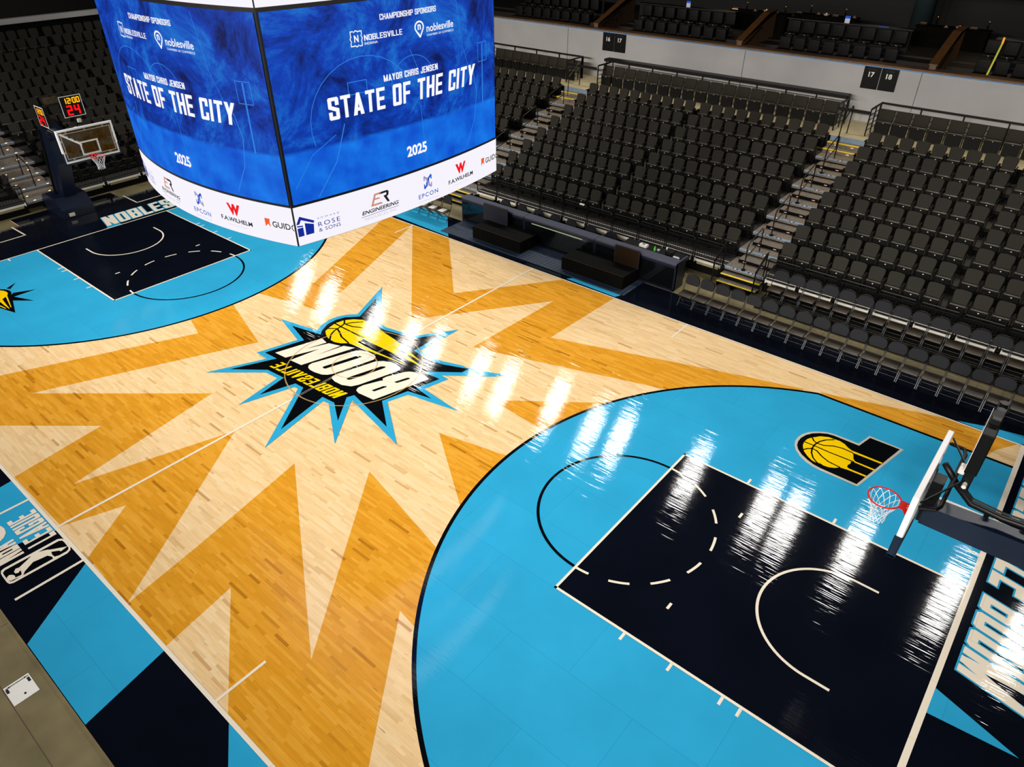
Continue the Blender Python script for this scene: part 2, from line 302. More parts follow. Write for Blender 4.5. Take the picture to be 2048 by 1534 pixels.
def glyph(c, t, h):
    R = lambda a, b, c_, d: [(a, c_), (b, c_), (b, d), (a, d)]
    k = .11; v = .06; e = 1 - t
    Ls = [(0, v), (k, 0), (t, 0), (t, 1), (k, 1), (0, 1 - v)]; Rs = [(1 - x, y) for x, y in Ls]; L0 = R(0, t, 0, 1); R0 = R(e, 1, 0, 1)
    top = R(t * .6, 1 - t * .6, 1 - h, 1); bot = R(t * .6, 1 - t * .6, 0, h); mid = R(t * .6, 1 - t * .6, .5 - h / 2, .5 + h / 2)
    ru = [(e, .64), (1, .64), (1, 1 - v), (1 - k, 1), (e, 1)]; rl = [(x, 1 - y) for x, y in ru]; ll = [(1 - x, y) for x, y in rl]
    if c == 'O': return 1, [Ls, Rs, top, bot]
    if c == 'N': return 1.08, [L0, R0, [(0, 1), (t, 1), (1, 0), (e, 0)]]
    if c == 'B': return 1, [L0, top, mid, bot, [(e, .5), (e, 1), (1 - k, 1), (1 - .02, 1 - v), (1 - .02, .56), (.92, .5)], [(e, .5), (.92, .5), (1, .44), (1, v), (1 - k, 0), (e, 0)]]
    if c == 'R': return 1, [L0, top, mid, [(e, .46), (e, 1), (1 - k, 1), (1, 1 - v), (1, .54), (.9, .46)], [(e, 0), (1, 0), (1, .40), (.9, .48), (e, .48)]]
    if c == 'P': return 1, [L0, top, R(t * .6, 1 - t * .6, .4, .4 + h), [(e, .4), (e, 1), (1 - k, 1), (1, 1 - v), (1, .4 + v), (1 - k, .4)]]
    if c == 'L': return .86, [L0, R(t * .6, 1, 0, h * 1.15)]
    if c == 'E': return .9, [L0, R(t * .6, 1, 1 - h, 1), R(t * .6, .92, .5 - h / 2, .5 + h / 2), R(t * .6, 1, 0, h)]
    if c == 'F': return .86, [L0, R(t * .6, 1, 1 - h, 1), R(t * .6, .92, .48 - h / 2, .48 + h / 2)]
    if c == 'S': return 1, [top, bot, [(0, .52), (t, .46), (t, 1), (k, 1), (0, 1 - v)], [(1, .48), (e, .54), (e, 0), (1 - k, 0), (1, v)], [(0, .60), (0, .52), (e * .9, .38), (1, .40), (1, .48), (t * 1.1, .62)], ru, ll]
    if c == 'C': return 1, [Ls, top, bot, ru, rl]
    if c == 'G': return 1, [Ls, top, bot, ru, [(e, 0), (1 - k, 0), (1, v), (1, .5), (e, .5)], R(.5, 1, .5 - h * .9, .5)]
    if c == 'U': return 1, [[(0, v), (k, 0), (t, 0), (t, 1), (0, 1)], [(1, v), (1 - k, 0), (e, 0), (e, 1), (1, 1)], bot]
    if c == 'J': return .85, [[(1, v), (1 - k, 0), (e, 0), (e, 1), (1, 1)], bot, ll]
    if c == 'V': return 1.1, [[(0, 1), (t, 1), (.62, 0), (.38, 0)], [(1, 1), (e, 1), (.38, 0), (.62, 0)]]
    if c == 'A': return 1.1, [[(0, 0), (t, 0), (.64, 1), (.36, 1)], [(1, 0), (e, 0), (.36, 1), (.64, 1)], R(.25, .75, .18, .18 + h)]
    if c == 'Y': return 1.1, [[(0, 1), (t, 1), (.5 + t / 2, .42), (.5 - t / 2, .42)], [(1, 1), (e, 1), (.5 - t / 2, .42), (.5 + t / 2, .42)], R(.5 - t / 2, .5 + t / 2, 0, .45)]
    if c == 'H': return 1.02, [L0, R0, mid]
    if c == 'T': return .95, [R(0, 1, 1 - h, 1), R(.5 - t / 2, .5 + t / 2, 0, 1)]
    if c == 'I': return t, [R(0, 1, 0, 1)]
    if c == 'M': u = t / 1.4; return 1.4, [R(0, u, 0, 1), R(1 - u, 1, 0, 1), [(0, 1), (u, 1), (.5 + u / 2.2, 0), (.5 - u / 2.2, 0)], [(1, 1), (1 - u, 1), (.5 - u / 2.2, 0), (.5 + u / 2.2, 0)]]
    return .5, []
def block(mb, word, q, f, m, t=.34, h=.17, gap=.13, grow=0.0, gy=None):
    """heavy condensed block capitals filling the quad q"""
    G = [glyph(c, t, h) for c in word]; tot = sum(g[0] for g in G) + gap * (len(G) - 1); x = 0; kk = 0
    gy = grow if gy is None else gy
    for w_, polys in G:
        for p in polys:
            kk += 1; cx = sum(a for a, b in p) / len(p); cy = sum(b for a, b in p) / len(p)
            pts = [(a * w_ + (grow if a > cx else -grow), b + (gy if b > cy else -gy)) for a, b in p]
            P = [f(*quadmap(q, (x + a) / tot, b)) for a, b in pts]
            if max(a[2] for a in P) - min(a[2] for a in P) < 1e-6: P = [(a[0], a[1], a[2] + .00018 * (kk % 7)) for a in P][::(1 if area2(P) > 0 else -1)]
            mb.add(P, [tuple(range(len(P)))], m)
        x += w_ + gap
_tcache = {}
def text2d(s, bold=0.0, spacing=1.0, shear=0.0):
    """(verts, faces) of a line of lettering, scaled to the unit square"""
    k = (s, bold, spacing, shear)
    if k in _tcache: return _tcache[k]
    cu = bpy.data.curves.new('t', 'FONT'); cu.body = s; cu.offset = bold; cu.space_character = spacing; cu.shear = shear; cu.resolution_u = 4
    o = bpy.data.objects.new('t', cu); COL.objects.link(o)
    me = o.to_mesh(); vs = [(v.co.x, v.co.y) for v in me.vertices]; fs = [tuple(p.vertices) for p in me.polygons]
    o.to_mesh_clear(); bpy.data.objects.remove(o); bpy.data.curves.remove(cu)
    x0 = min(v[0] for v in vs); x1 = max(v[0] for v in vs); y0 = min(v[1] for v in vs); y1 = max(v[1] for v in vs)
    vs = [((v[0] - x0) / (x1 - x0), (v[1] - y0) / (y1 - y0)) for v in vs]
    _tcache[k] = (vs, fs); return _tcache[k]
def quadmap(q, u, v):  # q = bl br tl tr
    return tuple((1 - v) * ((1 - u) * q[0][i] + u * q[1][i]) + v * ((1 - u) * q[2][i] + u * q[3][i]) for i in range(len(q[0])))
def put_text(mb, s, q, f, m, **kw):
    vs, fs = text2d(s, **kw); P = [f(*quadmap(q, u, v)) for u, v in vs]
    mb.add(P, fs, m)
def stroke(pts, w):
    """list of quads along a polyline"""
    out = []
    for a, b in zip(pts[:-1], pts[1:]):
        a = Vector(a); b = Vector(b); d = (b - a).normalized(); n = Vector((-d.y, d.x)) * w / 2; e = d * w * 0.25
        out.append([a - n - e, b - n + e, b + n + e, a + n - e])
    return out
ORD = ['zeroth', 'first', 'second', 'third', 'fourth', 'fifth', 'sixth', 'seventh', 'eighth', 'ninth', 'tenth', 'eleventh', 'twelfth', 'thirteenth', 'fourteenth', 'fifteenth', 'sixteenth', 'seventeenth', 'eighteenth', 'nineteenth', 'twentieth', 'twenty-first', 'twenty-second']

D={'stain':[[(-3.08,1.269),(-5.831,7.616),(-7.4,7.906),(-4.769,2.263),(-5.962,2.194),(-8.049,2.063),(-7.306,0.457),(-5.572,0.729)],[(-5.81,7.633),(-0.74,2.78),(-0.492,2.871),(1.909,6.287),(1.804,2.7),(3.378,3.202),(6.916,4.362),(8.007,4.713),(8.693,4.96),(9.673,6.638),(8.364,6.252),(3.15,4.502),(3.239,7.694),(1.276,7.664),(-0.817,4.675),(-3.93,7.657)],[(10.015,6.753),(12.983,7.719),(14.24,7.621),(13.897,7.069),(13.712,6.479),(10.986,6.091)],[(3.845,1.181),(5.586,1.056),(6.566,0.954),(7.115,2.857),(6.091,2.893)],[(3.749,-0.587),(5.763,-2.002),(6.397,-2.382),(6.048,-0.037),(5.335,-0.233)],[(3.524,-2.522),(6.186,-3.134),(6.712,-3.28),(7.787,-4.635),(7.177,-4.66),(6.756,-4.597),(8.421,-6.753),(9.162,-7.707),(8.909,-7.919),(6.191,-7.659),(3.996,-6.234),(4.246,-7.622),(2.897,-7.632),(2.606,-6.038),(2.049,-3.422),(6.344,-6.208)],[(-3.01,-0.969),(-5.508,-0.196),(-7.556,0.247),(-7.15,-1.19),(-5.663,-1.512),(-4.755,-1.797),(-6.773,-6.286),(-7.665,-8.27),(-6.31,-8.629),(-2.605,-5.56),(-2.258,-7.597),(0.022,-7.572),(0.453,-6.455),(1.268,-7.594),(2.897,-7.632),(0.011,-3.627),(-1.044,-6.874),(-1.776,-3.151),(-5.3,-6.096)]],'star_out':[[(-3.618,0.208),(-2.262,0.486),(-2.392,0.73),(-2.486,1.097),(-2.442,1.389),(-2.311,1.642),(-2.101,1.846),(-2.874,3.517),(-1.604,2.319),(-1.223,1.942),(-0.878,1.878),(0.116,2.069),(0.854,3.15),(0.826,1.645),(1.304,1.58),(1.702,1.659),(2.221,1.844),(2.378,1.829),(3.421,2.246),(3.231,1.991),(2.121,1.144),(2.38,1.141),(2.212,0.429),(3.522,0.301),(2.077,-0.015),(1.908,-0.545),(3.328,-1.526),(1.167,-1.066),(2.199,-2.418),(0.848,-1.532),(0.657,-1.553),(1.083,-3.533),(-0.272,-1.631),(-0.403,-1.648),(-0.824,-2.995),(-1.078,-1.696),(-1.527,-1.725),(-2.752,-2.746),(-2.09,-1.319),(-2.567,-1.322),(-2.256,-0.192)]],'star_in':[[(-3.03,0.181),(-1.988,0.406),(-2.148,0.581),(-2.312,0.907),(-2.319,1.236),(-2.233,1.495),(-2.033,1.691),(-1.939,1.809),(-2.438,2.899),(-1.804,2.327),(-1.181,1.8),(-0.795,1.744),(0.22,2.001),(0.683,2.666),(0.685,1.527),(1.323,1.443),(1.809,1.55),(2.464,1.828),(2.435,1.587),(1.633,0.965),(2.201,0.991),(2.034,0.325),(2.665,0.246),(1.966,0.09),(1.779,-0.61),(2.65,-1.232),(1.058,-0.894),(0.983,-1.078),(1.577,-1.831),(0.921,-1.42),(0.505,-1.458),(0.8,-2.901),(-0.201,-1.518),(-0.509,-1.533),(-0.794,-2.421),(-0.96,-1.571),(-1.593,-1.623),(-2.4,-2.257),(-1.884,-1.146),(-2.389,-1.174),(-2.099,-0.088)]],'ball':[[(-1.902,0.521),(-2.038,0.619),(-2.11,0.802),(-2.173,1.079),(-2.112,1.369),(-1.937,1.583),(-1.71,1.728),(-1.084,1.694),(-0.143,1.576),(1.211,1.273),(0.042,1.314),(1.469,1.108),(-0.854,1.021),(-0.86,0.82),(-0.416,0.789),(1.143,0.905),(-0.587,0.67),(-1.011,0.617),(-1.168,0.471),(-1.366,0.397),(-1.54,0.405),(-1.699,0.427)]],'ball_seam':[[(-2.163,1.07),(-1.898,1.06),(-1.377,1.065),(-0.869,1.069)],[(-2.102,1.361),(-1.95,1.237),(-1.898,1.06),(-1.847,0.779),(-1.756,0.589),(-1.556,0.392)],[(-2.093,0.762),(-1.887,0.917),(-1.701,0.848),(-1.427,0.707),(-1.02,0.624)],[(-1.917,1.237),(-1.819,1.43),(-1.62,1.651)],[(-1.884,1.237),(-1.636,1.279),(-1.293,1.457)]],'boom':[[(-2.162,-1.0),(-1.787,0.302),(-1.507,0.238),(-1.697,-0.381),(-1.42,0.26),(-1.068,0.378),(-1.195,-0.353),(-0.997,0.437),(-0.673,0.573),(-1.106,-0.915),(-1.533,-0.959),(-1.383,-0.085),(-1.739,-0.965)],[(-0.861,-0.871),(-0.948,-0.783),(-0.953,-0.671),(-0.547,0.48),(-0.438,0.596),(-0.24,0.664),(-0.01,0.676),(0.124,0.629),(0.18,0.51),(0.143,0.361),(-0.123,-0.639),(-0.191,-0.753),(-0.317,-0.845),(-0.558,-0.899),(-0.738,-0.905)],[(0.293,0.483),(0.44,0.631),(0.629,0.714),(0.858,0.731),(1.028,0.701),(1.089,0.631),(1.076,0.476),(0.787,-0.535),(0.694,-0.699),(0.454,-0.813),(0.206,-0.828),(0.02,-0.788),(-0.041,-0.716),(-0.033,-0.589)],[(0.933,-0.728),(0.878,-0.631),(0.897,-0.466),(1.074,-0.067),(1.126,-0.0),(1.052,0.054),(1.066,0.183),(1.266,0.634),(1.355,0.733),(1.501,0.807),(1.99,0.815),(1.577,-0.715),(1.071,-0.768)]],'boom_hole':[[(-0.583,-0.616),(-0.591,-0.586),(-0.329,0.299),(-0.259,0.381),(-0.174,0.395),(-0.18,0.328),(-0.466,-0.61),(-0.505,-0.629)],[(0.339,-0.564),(0.325,-0.467),(0.587,0.412),(0.669,0.481),(0.72,0.455),(0.7,0.338),(0.462,-0.483),(0.425,-0.55)],[(1.394,0.145),(1.514,0.486),(1.568,0.532),(1.608,0.495),(1.49,0.152)],[(1.231,-0.48),(1.324,-0.155),(1.386,-0.103),(1.417,-0.145),(1.323,-0.469)]],'nob_quad':[[(0.774,-1.314),(-1.704,-1.501),(0.878,-0.95),(-1.622,-1.154)]],'p_out':[[(10.334,4.315),(10.283,4.48),(10.28,4.657),(10.322,4.839),(10.4,4.987),(10.518,5.113),(10.659,5.218),(10.786,5.279),(10.925,5.303),(11.443,5.315),(11.543,5.759),(12.3,5.748),(11.9,3.844),(11.111,3.839),(10.921,3.857),(10.742,3.914),(10.57,4.021),(10.427,4.159)]],'p_in':[[(10.377,4.351),(10.343,4.5),(10.344,4.666),(10.395,4.845),(10.486,4.998),(10.608,5.114),(10.753,5.205),(10.904,5.239),(11.475,5.239),(11.579,5.692),(12.231,5.702),(11.861,3.901),(11.084,3.911),(10.919,3.937),(10.75,4.004),(10.582,4.102),(10.452,4.224)]],'p_ball':[[(10.48,4.436),(10.458,4.566),(10.475,4.715),(10.544,4.848),(10.675,5.012),(10.834,5.105),(10.949,5.111),(11.075,5.127),(11.205,5.087),(11.303,5.008),(11.404,4.962),(12.073,4.971),(12.06,4.913),(11.442,4.892),(11.488,4.817),(11.532,4.685),(11.592,4.63),(12.014,4.635),(11.998,4.58),(11.586,4.586),(11.518,4.562),(11.534,4.493),(11.504,4.398),(11.515,4.326),(11.565,4.3),(11.943,4.308),(11.926,4.255),(11.558,4.24),(11.396,4.208),(11.316,4.119),(11.212,4.059),(11.093,4.041),(11.026,4.068),(10.948,4.03),(10.835,4.046),(10.701,4.131),(10.588,4.236),(10.528,4.331)]],'p_seam':[[(10.47,4.576),(10.689,4.582),(11.041,4.572),(11.57,4.592)],[(10.957,5.088),(10.815,4.954),(10.724,4.803),(10.683,4.636),(10.684,4.461),(10.731,4.299),(10.824,4.15),(10.949,4.045),(11.042,4.026)],[(10.548,4.836),(10.61,4.753),(10.7,4.709),(10.841,4.724),(11.028,4.85),(11.211,4.902),(11.442,4.892)],[(10.551,4.292),(10.605,4.38),(10.693,4.455),(10.8,4.442),(10.961,4.32),(11.133,4.24),(11.395,4.212)]],'l_blk':[[(-12.231,-4.525),(-12.093,-4.403),(-11.972,-4.309),(-11.843,-4.253),(-11.722,-4.239),(-11.579,-4.257),(-11.465,-4.299),(-11.387,-4.352),(-11.504,-4.222),(-11.221,-3.675),(-11.216,-4.311),(-10.464,-4.016),(-10.967,-4.436),(-10.077,-4.695),(-10.757,-4.876),(-11.097,-4.92)],[(-12.002,-4.247),(-12.206,-3.902),(-11.865,-4.185)]],'l_yel':[[(-12.172,-4.545),(-12.005,-4.434),(-11.909,-4.377),(-11.76,-4.34),(-11.636,-4.339),(-11.536,-4.375),(-11.465,-4.418),(-10.54,-4.631),(-10.545,-4.651),(-11.4,-4.481),(-11.302,-4.616),(-10.493,-4.703),(-10.476,-4.72),(-11.178,-4.727),(-11.484,-4.785)],[(-11.038,-4.886),(-10.946,-4.809),(-10.584,-4.763),(-10.576,-4.788),(-10.864,-4.838),(-10.97,-4.91)]],'lg_out':[[(0.415,-8.814),(0.354,-8.789),(0.33,-8.733),(0.343,-7.767),(0.389,-7.712),(0.459,-7.686),(0.731,-7.69),(0.823,-7.726),(0.866,-7.802),(0.839,-8.75),(0.808,-8.805),(0.741,-8.823),(0.511,-8.823)]],'lg_in':[[(0.433,-8.784),(0.395,-8.74),(0.411,-7.777),(0.449,-7.728),(0.513,-7.718),(0.727,-7.725),(0.778,-7.747),(0.8,-7.793),(0.783,-8.738),(0.759,-8.779),(0.711,-8.79),(0.495,-8.792)]],'lg_man':[[(0.668,-8.796),(0.606,-8.774),(0.584,-8.732),(0.621,-8.687),(0.681,-8.667),(0.734,-8.681),(0.752,-8.592),(0.742,-8.571),(0.657,-8.551),(0.621,-8.551),(0.655,-8.598),(0.631,-8.64),(0.567,-8.642),(0.513,-8.596),(0.531,-8.535),(0.515,-8.503),(0.454,-8.367),(0.397,-8.258),(0.406,-8.155),(0.471,-8.02),(0.524,-7.969),(0.687,-7.727),(0.721,-7.86),(0.674,-7.877),(0.589,-7.986),(0.68,-8.005),(0.767,-7.996),(0.817,-7.891),(0.848,-7.913),(0.801,-8.037),(0.731,-8.026),(0.633,-8.076),(0.615,-8.202),(0.591,-8.315),(0.648,-8.407),(0.709,-8.508),(0.787,-8.563),(0.781,-8.628),(0.762,-8.688),(0.755,-8.753),(0.721,-8.79)]],'nba_a':[[(0.215,-8.241),(0.237,-7.705),(-0.093,-8.231),(-0.927,-7.747)]],'cy_near':[[(-2.179,-7.661),(0.077,-7.667),(-0.039,-8.054),(-0.231,-8.62),(-0.638,-9.737),(-2.267,-9.271),(-2.139,-7.927)],[(1.378,-7.684),(2.408,-9.114),(4.603,-9.118),(4.308,-7.679)],[(6.233,-7.669),(7.013,-8.171),(8.072,-8.846),(9.398,-7.736)]],'cy_far':[[(-10.146,8.193),(-7.071,7.844),(-4.036,7.745),(-5.471,9.178),(-7.34,9.786)],[(1.306,7.765),(1.439,7.918),(3.328,9.33),(3.292,7.897),(3.21,7.726)],[(12.971,7.709),(14.272,7.671),(14.658,7.877),(14.617,8.146),(13.605,7.929)]],'cy_right':[[(14.346,-0.075),(15.666,-0.53),(14.347,-0.65)]],'ll':[[(-17.222,-2.175),(-16.068,-2.142),(-16.043,-3.005),(-16.009,-3.664)],[(-17.297,2.105),(-16.107,2.101),(-16.139,3.259),(-16.201,4.471)]]}
# ---------------------------------------------------------------- the room
ft = 0.3048
mb = MB(); mb.box(-42, 34, -30, 20.9, -0.30, -0.04, 'concrete'); struct(mb, 'floor')
mb = MB()
for x in (-9.5, -2.8, 1.65 + 0, 4.6 + 3.3, 11.5):
    mb.box(x - 0.006, x + 0.006, -16, -9.16, -0.041, -0.0385, 'rust')
for x in (5.2, 9.0, 13.0): mb.box(x - 0.006, x + 0.006, 9.2, 10.5, -0.041, -0.0385, 'rust')
mb.box(-16, 17, -9.72, -9.708, -0.041, -0.0385, 'rust'); struct(mb, 'trim_1')
mb = MB(); mb.box(-42, 34, -30, 38, 17.0, 17.3, 'dark'); struct(mb, 'ceiling')
mb = MB(); mb.box(-42.3, -42, -30, 38, -0.04, 17.0, 'dark'); struct(mb, 'wall_left')
mb = MB(); mb.box(34, 34.3, -30, 38, -0.04, 17.0, 'dark'); struct(mb, 'wall_right')
mb = MB(); mb.box(-42, 34, -30.3, -30, -0.04, 17.0, 'dark'); struct(mb, 'wall_front')
mb = MB(); mb.box(-42, 34, 38, 38.3, -0.04, 17.0, 'dark'); struct(mb, 'wall_back')
# ---------------------------------------------------------------- the court
court = thing('basketball_court', 'glossy sprung maple court with amber starburst, cyan arcs and navy lanes', 'court', (0, 0, 0))
mb = MB(); mb.box(-17.2, 17.2, -9.13, 9.13, -0.04, 0.0, 'maple'); mb.box(-18.08, -17.2, -1.93, 1.93, -0.04, 0.0, 'maple'); mb.box(17.2, 18.08, -1.93, 1.93, -0.04, 0.0, 'maple'); mb.build('maple_boards', court)
for p in D['stain']:
    mb = MB(); mb.flat(p, 0.001, 'amber'); mb.build('amber_burst', court)
# navy apron ring (rectangular ring as four slabs of paint)
mb = MB()
for (a, b, c, d) in ((-17.2, 17.2, -9.13, -7.62), (-17.2, 17.2, 7.62, 9.13), (-17.2, -14.326, -7.62, 7.62), (14.326, 17.2, -7.62, 7.62), (-18.08, -17.2, -1.93, 1.93), (17.2, 18.08, -1.93, 1.93)):
    mb.flat([(a, c), (b, c), (b, d), (a, d)], 0.0015, 'navy')
tag(mb.build('navy_border', court), 'near-black painted border around the playing lines')
def clip(pts, ax, lim, keep_less):
    out = []; n = len(pts)
    for i in range(n):
        a = pts[i]; b = pts[(i + 1) % n]
        ia = (a[ax] <= lim) == keep_less; ib = (b[ax] <= lim) == keep_less
        if ia: out.append(a)
        if ia != ib:
            t = (lim - a[ax]) / (b[ax] - a[ax]); out.append(tuple(a[k] + t * (b[k] - a[k]) for k in (0, 1)))
    return out
for p in D['cy_near']:
    q = clip(clip(clip(p, 1, -7.62, True), 1, -9.13, False), 0, 17.2, True); mb = MB(); mb.flat(q, 0.0025, 'cyan'); mb.build('cyan_shard', court)
for p in D['cy_far']:
    q = clip(clip(clip(p, 1, 7.62, False), 1, 9.13, True), 0, 17.2, True); mb = MB(); mb.flat(q, 0.0025, 'cyan'); mb.build('cyan_shard', court)
for p in D['cy_right']:
    mb = MB(); mb.flat(p, 0.0025, 'cyan'); mb.build('cyan_shard', court)
    mb = MB(); mb.flat([(-a, -b) for a, b in p], 0.0025, 'cyan'); mb.build('cyan_shard', court)
def arc(cx, cy, r, a0, a1, n=64): return [(cx + r * math.cos(a0 + (a1 - a0) * i / n), cy + r * math.sin(a0 + (a1 - a0) * i / n)) for i in range(n + 1)]
def ringsec(mb, cx, cy, r0, r1, a0, a1, z, m, n=64):
    A = arc(cx, cy, r0, a0, a1, n); B = arc(cx, cy, r1, a0, a1, n)
    vs = [(x, y, z) for x, y in A] + [(x, y, z) for x, y in B]; k = n + 1
    fs = []
    for i in range(n): fs.append((i, k + i, k + i + 1, i + 1) if a1 > a0 else (i, i + 1, k + i + 1, k + i))
    mb.add(vs, fs, m)
lw = 2 / 12 * ft
for s in (1, -1):
    bx_ = 41.75 * ft; R3 = 23.75 * ft; y3 = 22 * ft; a3 = math.asin(y3 / R3)
    A = arc(bx_, 0, R3, math.pi - a3, math.pi + a3, 96)
    pts = [(14.326, y3)] + A + [(14.326, -y3)]
    mb = MB(); mb.flat([(s * x, y) for x, y in pts], 0.003, 'cyan'); mb.build('three_point_area', court)
    mb = MB()
    A2 = arc(bx_, 0, R3 - .078, math.pi - a3, math.pi + a3, 96)
    for i in range(96):
        mb.flat([(s * p[0], p[1]) for p in (A[i], A[i + 1], A2[i + 1], A2[i])], 0.004, 'black')
    for t in (1, -1): mb.flat([(s * A[0][0], t * y3), (s * 14.326, t * y3), (s * 14.326, t * (y3 - .078)), (s * A[0][0], t * (y3 - .078))], 0.004, 'black')
    mb.build('three_point_line', court)
    k0 = 28 * ft; k1 = 47 * ft; ky = 8 * ft
    mb = MB(); mb.flat([(s * k0, -ky), (s * k1, -ky), (s * k1, ky), (s * k0, ky)], 0.005, 'navy'); mb.build('free_throw_lane', court)
    mb = MB()
    def rect(x0, x1, y0, y1, m='cream', z=0.0065): mb.flat([(s * x0, y0), (s * x1, y0), (s * x1, y1), (s * x0, y1)], z, m)
    rect(k0, k0 + lw, -ky, ky)
    for t in (1, -1):
        rect(k0, k1, t * ky, t * (ky - lw))
        for xm in (7, 8, 11, 14):
            xx = k1 - xm * ft; rect(xx - lw / 2, xx + lw / 2, t * ky, t * (ky + 0.16))
        rect(k1 - 0.2, k1, t * 11.1 * ft, t * 11.1 * ft + lw)
        rect(34.0 * ft - lw / 2, 34.0 * ft + lw / 2, t * 4.5 * ft, t * 5.0 * ft)
    mb.build('lane_lines', court)
    # free throw circle: black outside half, dashes inside
    mb = MB(); c0 = s * 28 * ft; r = 6 * ft
    base = math.pi if s > 0 else 0.0
    ringsec(mb, c0, 0, r - .062, r, base - math.pi / 2, base + math.pi / 2, 0.0065, 'black'); mb.build('free_throw_circle', court)
    u = math.radians(12.33); bi = base + math.pi; ext = (math.pi - 13 * u) / 2
    for a in (bi - math.pi / 2, bi + math.pi / 2 - ext): mb = MB(); ringsec(mb, c0, 0, r - lw, r, a, a + ext, 0.0068, 'cream', 8); mb.build('circle_dash', court)
    for i in range(6):
        a = bi - math.pi / 2 + ext + (2 * i + 1) * u
        mb = MB(); ringsec(mb, c0, 0, r - lw, r, a, a + u, 0.0068, 'cream', 8); mb.build('circle_dash', court)
    mb = MB(); cb = s * bx_; r = 4 * ft
    ringsec(mb, cb, 0, r, r + lw, base - math.pi / 2, base + math.pi / 2, 0.0068, 'cream')
    for t in (1, -1): mb.flat([(cb, t * r), (s * 43.1 * ft, t * r), (s * 43.1 * ft, t * (r + lw)), (cb, t * (r + lw))], 0.0068, 'cream')
    mb.build('restricted_arc', court)
    for t in (1, -1):
        mb = MB(); mb.flat([(s * 19 * ft - lw / 2, t * 22 * ft), (s * 19 * ft + lw / 2, t * 22 * ft), (s * 19 * ft + lw / 2, t * 25 * ft), (s * 19 * ft - lw / 2, t * 25 * ft)], 0.0065, 'cream'); mb.build('coaching_box_line', court)
mb = MB(); X = 47 * ft; Y = 25 * ft; W2 = 0.10
for q in ([(-X, -Y), (X, -Y), (X, -Y - W2 * .7), (-X, -Y - W2 * .7)], [(-X, Y), (X, Y), (X, Y + W2 * .45), (-X, Y + W2 * .45)], [(X, -Y - .05), (X, Y + .045), (X + .1, Y + .045), (X + .1, -Y - .05)], [(-X, -Y - .05), (-X, Y + .045), (-X - .05, Y + .045), (-X - .05, -Y - .05)]):
    mb.flat(q, 0.007, 'cream')
mb.build('boundary_line', court)
mb = MB(); mb.flat([(-.031, -Y), (.031, -Y), (.031, -1.78), (-.031, -1.78)], 0.0065, 'cream'); mb.build('halfway_line', court); mb = MB(); mb.flat([(-.031, 1.78), (.031, 1.78), (.031, Y), (-.031, Y)], 0.0065, 'cream'); mb.build('halfway_line', court)
for xx in (-4.2, 4.16):
    mb = MB(); mb.flat([(xx * ft - .03, -Y), (xx * ft + .03, -Y), (xx * ft + .03, -29.15 * ft), (xx * ft - .03, -29.15 * ft)], 0.0068, 'cream'); mb.build('substitution_mark', court)
for p in D['ll']:
    mb = MB()
    for q in stroke([tuple(a) for a in p], 0.06): mb.flat(q, 0.0068, 'cream')
    mb.build('corner_mark', court)
    mb = MB()
    for q in stroke([(-a[0], -a[1]) for a in p], 0.06): mb.flat(q, 0.0068, 'cream')
    mb.build('corner_mark', court)
# centre emblem
mb = MB()
for p in D['star_out']: mb.flat(p, 0.008, 'cyan')
em = tag(mb.build('centre_emblem', court), 'cyan and black exploding star emblem')
mb = MB()
for p in D['star_in']: mb.flat(p, 0.009, 'black')
mb.build('star_centre', em)
mb = MB()
for p in D['ball']: mb.flat(p, 0.010, 'yellow')
for sg in D['ball_seam']:
    for q in stroke(sg, 0.05): mb.flat(q, 0.011, 'black')
mb.build('flying_ball', em)
for p, h in zip(D['boom'], ([], [0], [1], [2, 3])):
    mb = MB(); mb.flat(p, 0.010, 'cream')
    for i in h: mb.flat(D['boom_hole'][i], 0.011, 'black')
    mb.build('letter', em)
fz = lambda z: (lambda x, y: (x, y, z))
mb = MB(); block(mb, 'NOBLESVILLE', D['nob_quad'][0], fz(0.0115), 'yellow', t=.36, h=.16, gap=.22); mb.build('small_lettering', em)
mb = MB()
for r in (6 * ft, 2 * ft): ringsec(mb, 0, 0, r - 0.012, r, 0, 2 * math.pi, 0.0125, 'amber', 128); ringsec(mb, 0, 0, r - 0.03, r - 0.022, 0, 2 * math.pi, 0.0125, 'silverp', 128)
for t in (-.024, .024): mb.flat([(t - .004, -1.9), (t + .004, -1.9), (t + .004, 1.9), (t - .004, 1.9)], 0.0125, 'silverp')
mb.build('centre_circle', court)
# letter P emblem with ball
mb = MB()
for p in D['p_out']: mb.flat(p, 0.008, 'silverp')
em = mb.build('side_emblem', court); mb = MB()
for p in D['p_in']: mb.flat(p, 0.009, 'black')
mb.build('emblem_field', em); mb = MB()
for p in D['p_ball']: mb.flat(p, 0.010, 'yellow')
for sg in D['p_seam']:
    for q in stroke(sg, 0.035): mb.flat(q, 0.011, 'black')
mb.build('streaking_ball', em)
mb = MB()
for p in D['l_blk']: mb.flat(p, 0.008, 'black')
em = mb.build('corner_emblem', court); mb = MB()
for p in D['l_yel']: mb.flat(p, 0.009, 'yellow')
mb.build('yellow_streaks', em)
